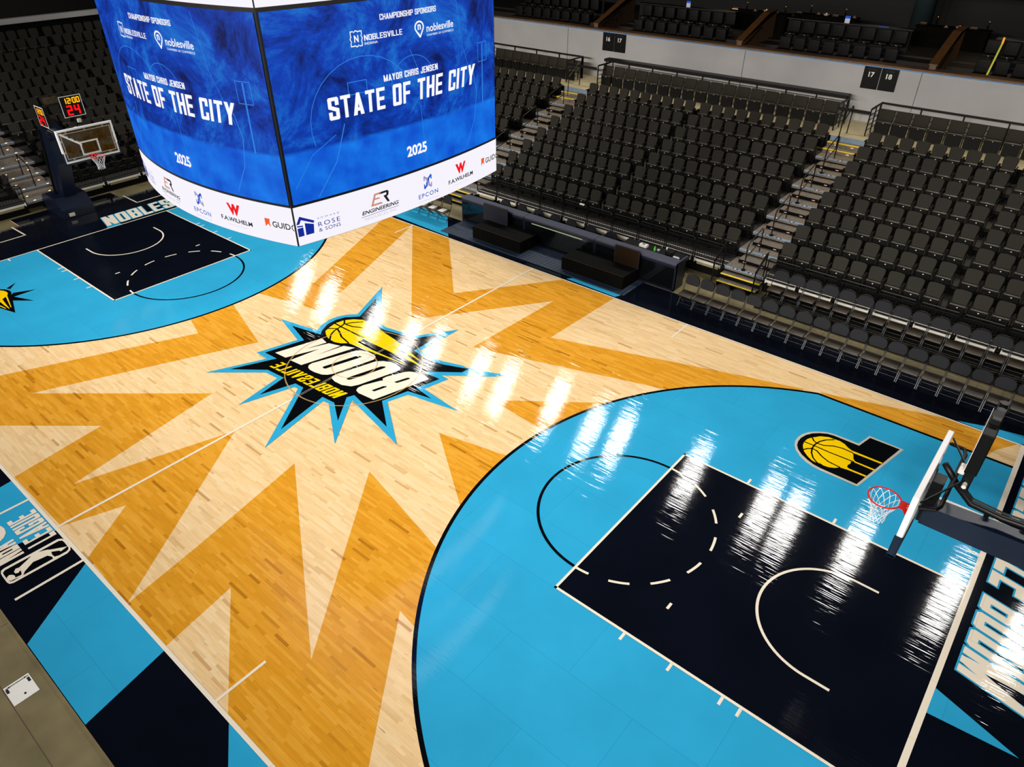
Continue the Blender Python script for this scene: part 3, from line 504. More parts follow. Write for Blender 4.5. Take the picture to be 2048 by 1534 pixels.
# league lettering near the scorer side
mb = MB(); block(mb, 'LEAGUE', [(.19, -7.72), (-.90, -7.72), (.19, -8.24), (-.90, -8.24)], fz(0.009), 'cream', t=.36, h=.16, gap=.15)
block(mb, 'NBA', [(.22, -8.33), (-.34, -8.33), (.22, -9.02), (-.34, -9.02)], fz(0.009), 'cream', t=.38, h=.16, gap=.12)
put_text(mb, 'G', [(-.42, -8.33), (-1.0, -8.33), (-.42, -9.02), (-1.0, -9.02)], fz(0.009), 'cream', bold=0.05)
mb.flat([(-.55, -8.50), (-.85, -8.62), (-.6, -8.58)], 0.010, 'redp'); mb.build('league_lettering', court)
mb = MB()
for p in D['lg_out']: mb.flat(p, 0.008, 'cream')
for p in D['lg_in']: mb.flat(p, 0.009, 'black')
lo = mb.build('player_emblem', court); mb = MB()
for p in D['lg_man']: mb.flat(p, 0.010, 'cream')
mb.build('player_silhouette', lo)
# baseline lettering, cream with a cyan outline
for s, q in ((-1, [(-14.57, .19), (-14.57, 7.25), (-15.58, .40), (-15.58, 7.46)]), (1, [(14.60, 7.52), (14.60, .46), (15.62, 7.30), (15.62, .24)])):
    mb = MB()
    ww = 'NOBLESVILLE BOOM'
    block(mb, ww, q, fz(0.008), 'cyan', t=.38, h=.15, gap=.16, grow=.075, gy=.03)
    block(mb, ww, q, fz(0.0095), 'cream', t=.38, h=.15, gap=.16)
    mb.build('baseline_lettering', court)
# ---------------------------------------------------------------- hanging video board
vb = thing('video_scoreboard', 'four-sided hanging video scoreboard showing blue pictures above a white sponsor ribbon', 'scoreboard', (0, 0, 5.15))
HW = 2.73
def face(k, bulge):
    """k quarter turns; returns P(u, z, off) on the bowed screen face"""
    ca, sa = math.cos(k * math.pi / 2), math.sin(k * math.pi / 2)
    def P(u, z, off=0.0):
        x = u; y = -(2.735 + bulge * (1 - (u / HW) ** 2) + off)
        return (x * ca - y * sa, x * sa + y * ca, z - 5.15)
    return P
def panel(P, u0, u1, z0, z1, m, name, parent, off=0.0, n=32):
    mb = MB(); vs = []; fs = []; uvs = []
    for i in range(n + 1):
        u = u0 + (u1 - u0) * i / n
        for z, t in ((z0, 0), (z1, 1)): vs.append(P(u, z, off)); uvs.append((i / n, t))
    for i in range(n): fs.append((2 * i, 2 * i + 2, 2 * i + 3, 2 * i + 1))
    mb.add(vs, fs, m); o = mb.build(name, parent, smooth=True)
    ul = o.data.uv_layers.new(name='uv')
    for lp in o.data.loops: ul.data[lp.index].uv = uvs[lp.vertex_index]
    return o
def spline(P, pts, w, off): # stroke on the face
    return [[P(p[0], p[1], off) for p in q] for q in stroke(pts, w)]
def polyF(mb, P, pts, m, off=0.012):
    bm = bmesh.new(); f = bm.faces.new([bm.verts.new((p[0], 0, p[1])) for p in pts]); f.normal_update()
    if f.normal.y > 0: f.normal_flip()
    bmesh.ops.triangulate(bm, faces=[f])
    for v in bm.verts: v.co = P(v.co.x, v.co.z, off)
    mb.bm(bm, m)
def rectF(mb, P, x0, x1, z0, z1, m, off=0.012): polyF(mb, P, [(x0, z0), (x1, z0), (x1, z1), (x0, z1)], m, off)
for k, bulge in ((0, .43), (1, .25), (2, .43), (3, .25)):
    P = face(k, bulge)
    scr = panel(P, -2.70, 2.70, 5.92, 8.955, 'picture', 'main_screen', vb, 0.012)
    rib = panel(P, -2.725, 2.725, 5.16, 5.875, 'e_white', 'sponsor_ribbon', vb, 0.012)
    top = panel(P, -2.73, 2.73, 9.02, 9.95, 'e_white', 'top_ribbon', vb, 0.012)
    T = lambda u, z: P(u, z, 0.022)
    mb = MB(); block(mb, 'CHAMPIONSHIP SPONSORS', [(-.53, 8.64), (.84, 8.64), (-.53, 8.73), (.84, 8.73)], T, 'e_text', t=0.28, h=.15, gap=.16); mb.build('lettering', scr)
    mb = MB(); block(mb, 'NOBLESVILLE', [(-.90, 8.36), (-.05, 8.36), (-.90, 8.45), (-.05, 8.45)], T, 'e_text', t=0.28, h=.15, gap=.16); mb.build('lettering', scr)
    mb = MB(); put_text(mb, 'INDIANA', [(-.90, 8.295), (-.62, 8.295), (-.90, 8.335), (-.62, 8.335)], T, 'e_text', bold=.01); mb.build('lettering', scr)
    mb = MB(); put_text(mb, 'noblesville', [(.56, 8.325), (1.31, 8.325), (.56, 8.45), (1.31, 8.45)], T, 'e_text', bold=.012); mb.build('lettering', scr)
    mb = MB(); put_text(mb, 'CHAMBER OF COMMERCE', [(.56, 8.255), (1.31, 8.255), (.56, 8.29), (1.31, 8.29)], T, 'e_text'); mb.build('lettering', scr)
    mb = MB(); block(mb, 'MAYOR CHRIS JENSEN', [(-.57, 7.65), (.80, 7.65), (-.57, 7.76), (.80, 7.76)], T, 'e_text', t=0.34, h=.16, gap=.19); mb.build('lettering', scr)
    mb = MB(); block(mb, 'STATE OF THE CITY', [(-1.78, 7.20), (1.90, 7.20), (-1.78, 7.57), (1.97, 7.57)], T, 'e_text', t=0.34, h=.16, gap=.19); mb.build('lettering', scr)
    mb = MB(); put_text(mb, '2025', [(-.17, 6.205), (.36, 6.205), (-.17, 6.41), (.36, 6.41)], T, 'e_text', bold=.035); mb.build('lettering', scr)
    mb = MB(); cx, cz = -1.06, 8.41  # square city emblem with N
    put_text(mb, 'N', [(cx - .045, cz - .055), (cx + .045, cz - .055), (cx - .045, cz + .055), (cx + .045, cz + .055)], T, 'e_text', bold=.03)
    for r_ in range(4):
        c_, s_ = math.cos(r_ * math.pi / 2), math.sin(r_ * math.pi / 2); R_ = lambda a, b: (cx + a * c_ - b * s_, cz + a * s_ + b * c_)
        for q in stroke([R_(-.11, .05), R_(-.11, .115), R_(-.055, .115)], .016): polyF(mb, P, q, 'e_text', .022)
        for q in stroke([R_(-.045, .10), R_(0, .125), R_(.045, .10)], .016): polyF(mb, P, q, 'e_text', .022)
    px, pz = .375, 8.43   # map pin
    c = [(px + .105 * math.cos(a), pz + .09 * math.sin(a)) for a in [math.radians(-35 + 250 * i / 20) for i in range(21)]]
    for q in stroke([(px + .01, pz - .165)] + c + [(px + .01, pz - .165), (px - .03, pz - .10)], .028): polyF(mb, P, q, 'e_text', .022)
    put_text(mb, 'n', [(px - .04, pz - .045), (px + .04, pz - .045), (px - .04, pz + .045), (px + .04, pz + .045)], T, 'e_text', bold=.03)
    mb.build('emblem', scr)
    # faint pale lines of the picture: hoops, poles, court arcs
    for l, w_ in (([(2.23, 7.9), (2.21, 6.78)], .035), ([(2.08, 7.93), (2.38, 7.93), (2.38, 7.58), (2.08, 7.58), (2.08, 7.93)], .014), ([(-1.34, 7.55), (-1.34, 7.75), (-.95, 7.75), (-.95, 7.55), (-1.34, 7.55)], .014),
                  ([(-2.6, 6.2), (-2.2, 6.7), (-1.7, 6.95)], .012), ([(1.6, 6.0), (1.9, 6.5), (2.0, 7.0), (1.9, 7.4)], .02), ([(.35, 5.95), (.3, 6.6), (.28, 7.1)], .012), ([(-2.2, 5.96), (-1.75, 6.5), (-1.5, 7.1)], .02),
                  ([(0.0, 7.0), (.3, 7.3), (.3, 7.7), (0.1, 8.1)], .01), ([(1.4, 8.9), (1.55, 8.0), (1.9, 7.2)], .01)):
        pp = []
        for a, b_ in zip(l[:-1], l[1:]):
            for i in range(4): pp.append((a[0] + (b_[0] - a[0]) * i / 4, a[1] + (b_[1] - a[1]) * i / 4))
        pp.append(l[-1])
        mb = MB()
        for q in stroke(pp, w_): polyF(mb, P, q, 'e_line', .018)
        mb.build('picture_line', scr)
    for rr, cc in ((1.15, (-1.0, 7.1)), (.55, (.15, 7.5))):
        mb = MB()
        for q in stroke([(cc[0] + rr * math.cos(t * .2), cc[1] + rr * .9 * math.sin(t * .2)) for t in range(2, 18)], .012): polyF(mb, P, q, 'e_line', .018)
        mb.build('picture_line', scr)
    # ribbon: sponsors
    mb = MB()
    polyF(mb, P, [(-2.72, 5.56), (-2.64, 5.70), (-2.37, 5.56), (-2.39, 5.52), (-2.62, 5.63), (-2.66, 5.56)], 'e_navy', .02)
    rectF(mb, P, -2.71, -2.60, 5.33, 5.49, 'e_navy', .02); polyF(mb, P, [(-2.565, 5.33), (-2.41, 5.33), (-2.39, 5.50), (-2.56, 5.56)], 'e_navy', .02)
    polyF(mb, P, [(-2.71, 5.515), (-2.60, 5.50), (-2.60, 5.525), (-2.71, 5.54)], 'e_navy', .02); mb.build('house_emblem', rib)
    mb = MB(); T2 = lambda u, z: P(u, z, 0.02)
    put_text(mb, 'EDWARD', [(-2.30, 5.565), (-1.86, 5.565), (-2.30, 5.595), (-1.86, 5.595)], T2, 'e_blue', spacing=1.8)
    put_text(mb, 'ROSE', [(-2.31, 5.42), (-1.86, 5.42), (-2.31, 5.505), (-1.86, 5.505)], T2, 'e_navy', spacing=1.3)
    put_text(mb, '& SONS', [(-2.31, 5.32), (-1.86, 5.32), (-2.31, 5.39), (-1.86, 5.39)], T2, 'e_navy', spacing=1.1); mb.build('sponsor_lettering', rib)
    mb = MB()
    polyF(mb, P, [(-1.16, 5.49), (-1.06, 5.72), (-.90, 5.72), (-.915, 5.685), (-1.03, 5.685), (-1.05, 5.63), (-.955, 5.63), (-.93, 5.60), (-1.065, 5.60), (-1.10, 5.525), (-.91, 5.525), (-.88, 5.49)], 'e_salmon', .02)
    polyF(mb, P, [(-.93, 5.72), (-.75, 5.72), (-.715, 5.69), (-.73, 5.62), (-.77, 5.60), (-.71, 5.49), (-.765, 5.49), (-.85, 5.63), (-.78, 5.64), (-.775, 5.68), (-.94, 5.68)], 'e_black', .02)
    mb.build('monogram', rib); mb = MB()
    put_text(mb, 'ENGINEERING', [(-1.38, 5.375), (-.51, 5.375), (-1.36, 5.45), (-.49, 5.45)], T2, 'e_black', bold=.025)
    rectF(mb, P, -1.40, -.50, 5.335, 5.343, 'e_navy', .02)
    put_text(mb, 'RESOURCES, INC.', [(-1.33, 5.25), (-.54, 5.25), (-1.33, 5.31), (-.54, 5.31)], T2, 'e_grey'); mb.build('sponsor_lettering', rib)
    mb = MB(); cx, cz = .32, 5.60
    for sg, c_ in ((1, 'e_blue'), (-1, 'e_lilac')):
        zz = [(cx + sg * .10, cz + .115), (cx + sg * .02, cz + .06), (cx + sg * .02, cz + .02), (cx - sg * .03, cz - .03), (cx - sg * .03, cz - .07), (cx - sg * .10, cz - .115)]
        for q in stroke(zz, .045): polyF(mb, P, q, c_, .02)
        for q in stroke([(cx + sg * .10, cz + .10), (cx + sg * .10, cz + .04)], .03) + stroke([(cx - sg * .10, cz - .10), (cx - sg * .10, cz - .04)], .03): polyF(mb, P, q, c_, .021)
    mb.build('knot_emblem', rib); mb = MB()
    put_text(mb, 'EPCON', [(.04, 5.30), (.60, 5.30), (.04, 5.39), (.60, 5.39)], T2, 'e_blue', bold=.012, spacing=1.25)
    put_text(mb, 'COMMUNITIES', [(.04, 5.215), (.60, 5.215), (.04, 5.245), (.60, 5.245)], T2, 'e_grey', spacing=1.3); mb.build('sponsor_lettering', rib)
    mb = MB(); put_text(mb, 'W', [(1.235, 5.50), (1.475, 5.50), (1.18, 5.72), (1.53, 5.72)], T2, 'e_red', bold=.07); mb.build('red_emblem', rib)
    mb = MB(); put_text(mb, 'F.A.WILHELM', [(.94, 5.355), (1.77, 5.355), (.94, 5.44), (1.77, 5.44)], T2, 'e_black', bold=.025)
    put_text(mb, 'CONSTRUCTION', [(1.12, 5.275), (1.60, 5.275), (1.12, 5.30), (1.60, 5.30)], T2, 'e_grey', spacing=1.3); mb.build('sponsor_lettering', rib)
    mb = MB(); polyF(mb, P, [(2.10, 5.44), (2.165, 5.50), (2.22, 5.44), (2.205, 5.52), (2.22, 5.60), (2.10, 5.60)], 'e_orange', .02); mb.build('orange_flag', rib)
    mb = MB(); put_text(mb, 'GUID', [(2.265, 5.455), (2.655, 5.455), (2.265, 5.57), (2.655, 5.57)], T2, 'e_black', bold=.015)
    for q in stroke([(2.72, 5.565), (2.69, 5.54), (2.685, 5.51), (2.69, 5.48), (2.72, 5.455)], .018): polyF(mb, P, q, 'e_black', .02)
    mb.build('sponsor_lettering', rib)
mb = MB()
ring = []
for k, bulge in ((0, .43), (1, .25), (2, .43), (3, .25)):
    P = face(k, bulge); ring += [P(-HW + 2 * HW * i / 16, 5.15)[:2] for i in range(16)]
mb.prism(ring, 'z', 0.0, 4.85, 'plastic'); mb.build('housing', vb)
mb = MB()
for x in (-2, 2):
    for y in (-2, 2): mb.tube([(x, y, 4.8), (x * .9, y * .9, 11.85)], 0.02, 'steel_b', 6)
mb.build('suspension_cable', vb)
# ---------------------------------------------------------------- basketball stands
SEG = {'0': 'abcdef', '1': 'bc', '2': 'abged', '4': 'fgbc'}
def digit(mb, ch, x, z, w, h, t, f, m):
    L_ = {'a': ((x, z + h), (x + w, z + h)), 'b': ((x + w, z + h), (x + w, z + h / 2)), 'c': ((x + w, z + h / 2), (x + w, z)), 'd': ((x, z), (x + w, z)), 'e': ((x, z), (x, z + h / 2)), 'f': ((x, z + h / 2), (x, z + h)), 'g': ((x, z + h / 2), (x + w, z + h / 2))}
    for s in SEG[ch]:
        for q in stroke([L_[s][0], L_[s][1]], t): mb.add([f(*p) for p in q], [(0, 1, 2, 3), (3, 2, 1, 0)], m)
def clockbox(name, parent, Mx):
    """shot clock: face in its local xz plane looking to -y, centre at origin"""
    mb = MB(); mb.rbox(-.345, .345, .01, .16, -.33, .33, 'plastic', .012, 1, Mx); o = mb.build(name, parent)
    mb = MB()
    for a in ((-.345, .345, .31, .33), (-.345, .345, -.33, -.31), (-.345, -.325, -.31, .31), (.325, .345, -.31, .31)): mb.box(a[0], a[1], .0075, .012, a[2], a[3], 'white', Mx)
    mb.build('clock_frame', o)
    f = lambda x, z: tuple(Mx @ Vector((x, -.004, z)))
    mb = MB(); x = -.2
    for ch, xx in zip('1200', (-.235, -.10, .065, .19)): digit(mb, ch, xx, .10, .075, .15, .032, f, 'e_amber')
    for zz in (.14, .20): mb.add([f(*p) for p in ((-.005, zz), (.025, zz), (.025, zz + .03), (-.005, zz + .03))], [(0, 1, 2, 3), (3, 2, 1, 0)], 'e_amber')
    mb.build('game_time', o); mb = MB()
    digit(mb, '2', -.18, -.25, .13, .26, .055, f, 'e_clockred'); digit(mb, '4', .06, -.25, .12, .26, .055, f, 'e_clockred'); mb.build('shot_time', o)
    return o
def hoop(label, s):
    """built for the stand whose board looks to -x; s=-1 turns it round"""
    t = thing('basketball_stand', label, 'basketball hoop', (s * 13.106, 0, 0.013), 0 if s > 0 else math.pi)
    X = lambda x: x - 13.106
    mb = MB()
    mb.prism([(X(16.40), 0), (X(18.05), 0), (X(18.05), .62), (X(17.75), .74), (X(16.75), .74), (X(16.40), .34)], 'y', -.58, .58, 'navyvinyl'); mb.build('base_padding', t)
    mb = MB(); mb.box(X(16.36), X(16.41), .18, .38, .08, .2, 'silverp'); mb.build('base_badge', t)
    mb = MB(); mb.prism([(X(16.72), .70), (X(17.55), .70), (X(16.95), 2.15), (X(16.72), 3.35), (X(16.25), 3.50), (X(16.05), 2.95), (X(16.12), 2.1)], 'y', -.23, .23, 'navyvinyl'); mb.build('mast_padding', t)
    mb = MB()
    for y in (-.30, .30): mb.tube([(X(17.3), y, .74), (X(16.9), y, 2.2), (X(16.6), y, 3.3)], .045, 'steel_b')
    mb.build('mast_frame', t)
    mb = MB(); mb.prism([(X(13.25), 3.03), (X(13.25), 3.36), (X(16.4), 3.52), (X(16.3), 3.02)], 'y', -.20, .06, 'navyvinyl'); a = mb.build('arm_padding', t)
    mb = MB(); mb.box(X(13.3), X(16.2), .075, .135, 3.30, 3.355, 'alu'); mb.rbox(X(13.28), X(13.36), .06, .15, 3.28, 3.42, 'plastic', .01, 1)
    for xx in (13.95, 14.4): mb.tube([(X(xx), .11, 3.36), (X(xx), .11, 3.46)], .035, 'plastic', 10); mb.tube([(X(xx), .11, 3.455), (X(xx), .11, 3.47)], .05, 'navyvinyl', 10)
    mb.build('arm_rail', a)
    mb = MB(); P0 = [(13.25, .05, 3.98), (13.38, .03, 3.85), (13.5, .02, 3.72), (13.72, .0, 3.55), (14.1, 0, 3.52), (14.8, 0, 3.58), (15.6, -.02, 3.68), (16.35, -.02, 3.6)]
    mb.tube([(X(a_), b_, c_) for a_, b_, c_ in P0], .045, 'steel_b', 8); o = mb.build('upper_arm', t, True)
    mb = MB()
    for j in range(4): mb.tube([(X(a_), b_ + .05 - .03 * j, c_ + .06 + .01 * (j % 2)) for a_, b_, c_ in P0[2:]], .011, 'plastic', 5)
    mb.build('cable', o)
    # board
    mb = MB(); g = .915
    mb.box(X(13.106), X(13.118), -g + .03, g - .03, 2.93, 3.94, 'glass'); bd = mb.build('backboard', t)
    mb = MB()
    for (y0, y1, z0, z1) in ((-g, g, 3.91, 3.97), (-g, g, 2.90, 2.96), (-g, -g + .06, 2.96, 3.91), (g - .06, g, 2.96, 3.91)): mb.rbox(X(13.098), X(13.175), y0, y1, z0, z1, 'white', .006, 1)
    mb.build('board_frame', bd)
    mb = MB()
    for (y0, y1, z0, z1) in ((-.805, .805, 3.83, 3.845), (-.805, .805, 3.035, 3.05), (-.805, -.79, 3.05, 3.83), (.79, .805, 3.05, 3.83)): mb.box(X(13.1), X(13.106), y0, y1, z0, z1, 'silverp')
    for y in (-.6, 0, .6):
        for z in (3.015, 3.865): mb.box(X(13.12), X(13.15), y - .03, y + .03, z - .03, z + .03, 'alu')
    for z in (3.25, 3.62):
        for y in (-.84, .84): mb.box(X(13.12), X(13.15), y - .03, y + .03, z - .03, z + .03, 'alu')
    mb.build('inner_light_strip', bd)
    mb = MB()
    for (y0, y1, z0, z1) in ((-.305, .305, 3.46, 3.51), (-.305, .305, 3.06, 3.11), (-.305, -.255, 3.11, 3.46), (.255, .305, 3.11, 3.46)): mb.box(X(13.099), X(13.105), y0, y1, z0, z1, 'white')
    mb.build('target_square', bd)
    mb = MB(); mb.rbox(X(13.08), X(13.19), -g - .02, g + .02, 2.845, 2.91, 'navyvinyl', .015)
    for y in (-1, 1): mb.rbox(X(13.08), X(13.19), y * g - .02 if y > 0 else -g - .02, g + .02 if y > 0 else -g + .02, 2.85, 3.25, 'navyvinyl', .015)
    mb.build('board_padding', bd)
    mb = MB(); mb.tube([(X(13.2), -.86, 3.80), (X(13.38), -.80, 3.83), (X(13.42), -.7, 3.83), (X(13.42), .66, 3.83), (X(13.38), .78, 3.83), (X(13.2), .84, 3.80)], .028, 'steel_b', 8)
    mb.tube([(X(13.2), .84, 3.9), (X(13.55), .1, 3.95)], .016, 'steel_b', 6); mb.tube([(X(13.2), -.84, 3.88), (X(13.55), 0, 3.9)], .016, 'steel_b', 6)
    mb.box(X(13.2), X(13.35), -.12, .12, 3.0, 3.75, 'steel_b'); mb.build('board_bracket', bd)
    mb = MB(); mb.tube([(X(12.73) + .2286 * math.cos(a_ * math.pi / 16), .2286 * math.sin(a_ * math.pi / 16), 3.048) for a_ in range(32)], .011, 'rim', 8, closed=True); rm = mb.build('rim', t, True)
    mb = MB(); mb.prism([(X(12.945), 3.04), (X(13.10), 3.04), (X(13.10), 3.06), (X(12.945), 3.06)], 'y', -.09, .09, 'rim'); mb.prism([(X(13.085), 2.93), (X(13.10), 2.93), (X(13.10), 3.06), (X(13.0), 3.04)], 'y', -.08, .08, 'rim'); mb.build('rim_bracket', rm)
    mb = MB()
    for y in (-.03, .03): mb.tube([(X(13.05), y, 3.06), (X(13.05), y, 3.066)], .008, 'white', 6)
    mb.build('bolt', rm)
    mb = MB(); n = 12; lev = [(.222, 3.04), (.195, 2.96), (.155, 2.87), (.125, 2.80), (.112, 2.74), (.11, 2.68), (.118, 2.62)]
    for j in range(n):
        for sg in (-1, 1):
            pts = []
            for i, (r_, z_) in enumerate(lev):
                a_ = 2 * math.pi * (j + sg * .5 * i) / n; pts.append((X(12.73) + r_ * math.cos(a_), r_ * math.sin(a_), z_))
            mb.tube(pts, .0042, 'net', 4)
    mb.build('net', rm)
    # clocks
    mb = MB(); mb.rbox(X(13.5), X(13.62), -.05, .05, 3.72, 4.95, 'steel_b', .01, 1); mb.tube([(X(13.56), -.14, 3.86), (X(13.56), .14, 3.86)], .03, 'alu', 8); mb.rbox(X(13.42), X(13.5), -.12, 0, 4.02, 4.14, 'alu', .01, 1); mb.build('clock_post', t)
    Rm = Matrix(((0, 1, 0, 0), (-1, 0, 0, 0), (0, 0, 1, 0), (0, 0, 0, 1)))
    c1 = clockbox('shot_clock', t, Matrix.Translation((X(13.47), 0, 4.55)) @ Rm)
    mb = MB()
    for y in (.42, .62): mb.tube([(X(13.57), y, 4.72), (X(13.57), y, 4.84)], .05, 'plastic', 12); mb.tube([(X(13.57), y, 4.84), (X(13.57), y, 4.85)], .06, 'steel_b', 12)
    mb.rbox(X(13.5), X(13.64), .34, .80, 4.66, 4.72, 'plastic', .01, 1)
    for xx in (13.5, 13.63): mb.box(X(xx), X(xx) + .006, .34, .80, 4.72, 4.92, 'glass')
    mb.build('horn_unit', t)
    sgn = 1 if s < 0 else -1
    M2 = Matrix.Translation((X(14.84), .60 * sgn, 4.09)) @ (Matrix.Rotation(math.pi, 4, 'Z') if sgn > 0 else Matrix.Identity(4))
    c2 = clockbox('shot_clock', t, M2)
    mb = MB(); mb.tube([(X(14.84), .70 * sgn, 3.8), (X(14.84), .35 * sgn, 3.5), (X(14.84), 0, 3.5)], .03, 'steel_b', 8); mb.build('side_clock_bracket', t)
    return t
hoop('near basketball stand, board seen from its edge above the right key', 1)
hoop('far navy-padded basketball stand with glass board and lit shot clock', -1)

M_['monitor_face'] = mat('matte_monitor', rgb(34, 36, 44), .5, spec=.1)
M_['brownface'] = mat('brown_monitor', rgb(30, 20, 10), .5, spec=.1)
# ---------------------------------------------------------------- far stand
YF, ZF, DY, DZ, NR = 11.06, 0.45, 0.938, 0.281, 8
GZ = -0.04
def rows_platform(name, label, x0, x1, n=NR):
    t = thing(name, label, 'seating platform', ((x0 + x1) / 2, YF, GZ), group=None)
    for r in range(n):
        y0 = r * DY; z1 = ZF + DZ * r - GZ; y1 = y0 + DY + (0.3 if r == n - 1 else 0)
        mb = MB(); hx = (x1 - x0) / 2
        mb.box(-hx, hx, y0, y1 + .02, z1 - .09, z1, 'tier'); mb.box(-hx, hx, y0 - .012, y0, z1 - .05, z1 + .002, 'steel_b')
        mb.box(-hx, hx, y0 + .03, y0 + .05, 0 if r == 0 else z1 - DZ, z1 - .09, 'riserk'); mb.build('tier', t)
    mb = MB(); [mb.box(-hx, hx, y_, y_ + .02, ZF - GZ, ZF - GZ + .006, 'alu') for y_ in (.06, .34)]; mb.build('guide_rail', t)
    return t
rows_platform('telescopic_platform', 'black stepped telescopic platform under the middle block of seats', -5.58, 5.20)
rows_platform('telescopic_platform', 'black stepped telescopic platform under the right block of seats', 6.53, 17.5)
rows_platform('telescopic_platform', 'black stepped telescopic platform partly hidden behind the scoreboard', -14.5, -7.10)
def aisle(label, x0, x1, nfront):
    t = thing('aisle_stairs', label, 'stairs', ((x0 + x1) / 2, YF, GZ)); hx = (x1 - x0) / 2 - .01
    for r in range(NR):
        z = ZF + DZ * r - GZ; y = r * DY
        mb = MB(); mb.box(-hx, hx, y, y + DY + .02, z - .1, z, 'tread'); mb.box(-hx, hx, y + .02, y + .04, max(z - DZ, 0), z - .1, 'riserk'); st = mb.build('tread', t)
        mb = MB(); mb.box(-hx, hx, y - .012, y + .07, z - .03, z + .004, 'nose'); mb.build('nosing', st)
        mb = MB()
        for u in (-.45, .35): mb.box(hx * u - .10, hx * u + .10, y - .014, y + .03, z - .005, z + .007, 'steel_b'); mb.box(hx * u - .03, hx * u + .03, y - .016, y + .02, z - .005, z + .009, 'e_step2')
        mb.build('step_light', st)
        if r < NR - 1:
            mb = MB(); mb.box(-hx + .22, hx, y + DY * .55, y + DY + .03, z, z + DZ / 2, 'tread'); mb.box(-hx + .22, hx, y + DY * .55 - .01, y + DY * .55, z + .01, z + DZ / 2 - .02, 'riserk')
            for u in (-.35, .5): mb.box(hx * u - .05, hx * u + .05, y + DY * .55 - .016, y + DY * .55 - .009, z + .055, z + .075, 'e_step2')
            mb.build('half_step', t)
    for i in range(nfront):
        z = (ZF - GZ) * (nfront - i) / (nfront + 1); y = -.24 * (i + 1)
        mb = MB(); mb.box(-hx, hx, y, y + .26, z - .03, z, 'tread'); mb.box(-hx, hx, y + .02, y + .035, 0, z - .03, 'riserk'); mb.box(-hx, hx, y - .01, y + .035, z - .02, z + .004, 'ynose'); mb.build('front_step', t)
    y = NR * DY; zt = 2.9 - GZ; z0 = ZF + DZ * (NR - 1) - GZ
    for i in range(2):
        z = z0 + (zt - z0) * (i + 1) / 3; yy = y - .35 + .36 * i
        mb = MB(); mb.box(-hx, hx, yy, yy + (.38 if i < 2 else .7), z - .16, z, 'tread'); mb.box(-hx, hx, yy - .012, yy + .03, z - .03, z + .004, 'ynose' if i < 2 else 'nose')
        if i < 2:
            for u in (-.5, .4): mb.box(hx * u - .05, hx * u + .05, yy - .014, yy, z - .10, z - .07, 'e_step2')
        mb.build('upper_step', t)
    mb = MB(); mb.box(-hx, hx, y + .25, y + .275, zt - .17, zt + .003, 'nose'); mb.build('landing_edge', t)
    # centre handrails, one loop on every second tier
    for r in range(0, NR, 2):
        z = ZF + DZ * r - GZ; y = r * DY; mb = MB()
        mb.tube([(-.05, y + .05, z), (-.05, y + .05, z + .78), (-.05, y + .12, z + .88), (-.05, y + .25, z + .92), (-.05, y + 1.0, z + 1.12), (-.05, y + 1.12, z + 1.05), (-.05, y + 1.12, z + DZ)], .02, 'steel_b', 8)
        mb.tube([(-.05, y + .05, z + .45), (-.05, y + 1.12, z + .68)], .016, 'steel_b', 6); mb.tube([(-.05, y + .05, z), (-.05, y + .05, z + .04)], .07, 'steel_b', 10); mb.build('handrail', t)
    return t
aisle('aisle stairs between sections 17 and 18, two yellow-edged steps at the foot', 5.20, 6.53, 2)
aisle('aisle stairs between sections 16 and 17, partly behind the scoreboard', -7.10, -5.58, 3)
def front_rail(name, label, x0, x1, step=1.065, along='x', pos=(0, 0)):
    """picket guard along a platform front; built along local x, foot at z=0"""
    t = thing(name, label, 'railing', (x0, YF - .06, ZF) if along == 'x' else (pos[0], x0, pos[1]), 0 if along == 'x' else math.pi / 2)
    n = max(1, round((x1 - x0) / step)); w = (x1 - x0) / n
    for i in range(n):
        a = i * w + .035; b = (i + 1) * w - .035; mb = MB()
        mb.tube([(a, 0, -.12), (a, 0, .64), (a + .05, 0, .70), (b - .05, 0, .70), (b, 0, .64), (b, 0, -.12)], .019, 'steel_b', 6)
        for z in (.60, .36, .10): mb.box(a, b, -.01, .01, z - .012, z + .012, 'steel_b')
        k = 12
        for j in range(1, k): mb.box(a + (b - a) * j / k - .006, a + (b - a) * j / k + .006, -.006, .006, .10, .60, 'steel_b')
        p = mb.build('picket_panel', t)
        mb = MB(); mb.box(a + .05, b - .05, -.06, -.02, -.07, -.005, 'alu'); mb.box(a + .03, a + .06, -.075, -.02, -.10, .03, 'alu'); mb.box(b - .06, b - .03, -.075, -.02, -.10, .03, 'alu'); mb.box(a + .12, b - .12, -.03, -.02, -.17, -.07, 'beigeboard'); mb.build('toe_rail', p)
    return t
front_rail('picket_railing', 'black picket railing with aluminium toe rail behind the courtside video tables', -5.56, 5.18)
front_rail('picket_railing', 'black picket railing with aluminium toe rail behind the raised row of folding chairs', 6.56, 17.4)
for x, lb in ((5.14, 'left'), (6.50, 'right')):
    t = thing('stair_railing', 'slanted black double-tube railing on the %s side of the two yellow-edged steps' % lb, 'railing', (x, YF, GZ)); mb = MB()
    for dz in (0, -.09): mb.tube([(0, .05, 1.32 + dz), (0, -.12, 1.30 + dz), (0, -.72, .92 + dz)], .02, 'steel_b', 6)
    mb.tube([(0, -.72, .92), (0, -.72, 0)], .02, 'steel_b', 6); mb.tube([(0, .0, 1.3), (0, .0, .5)], .02, 'steel_b', 6); mb.build('tube_frame', t); mb = MB()
    for j in range(6): mb.box(-.006, .006, -.66 + j * .11, -.648 + j * .11, .12 + j * .05, .80 + j * .055, 'steel_b')
    mb.build('pickets', t)
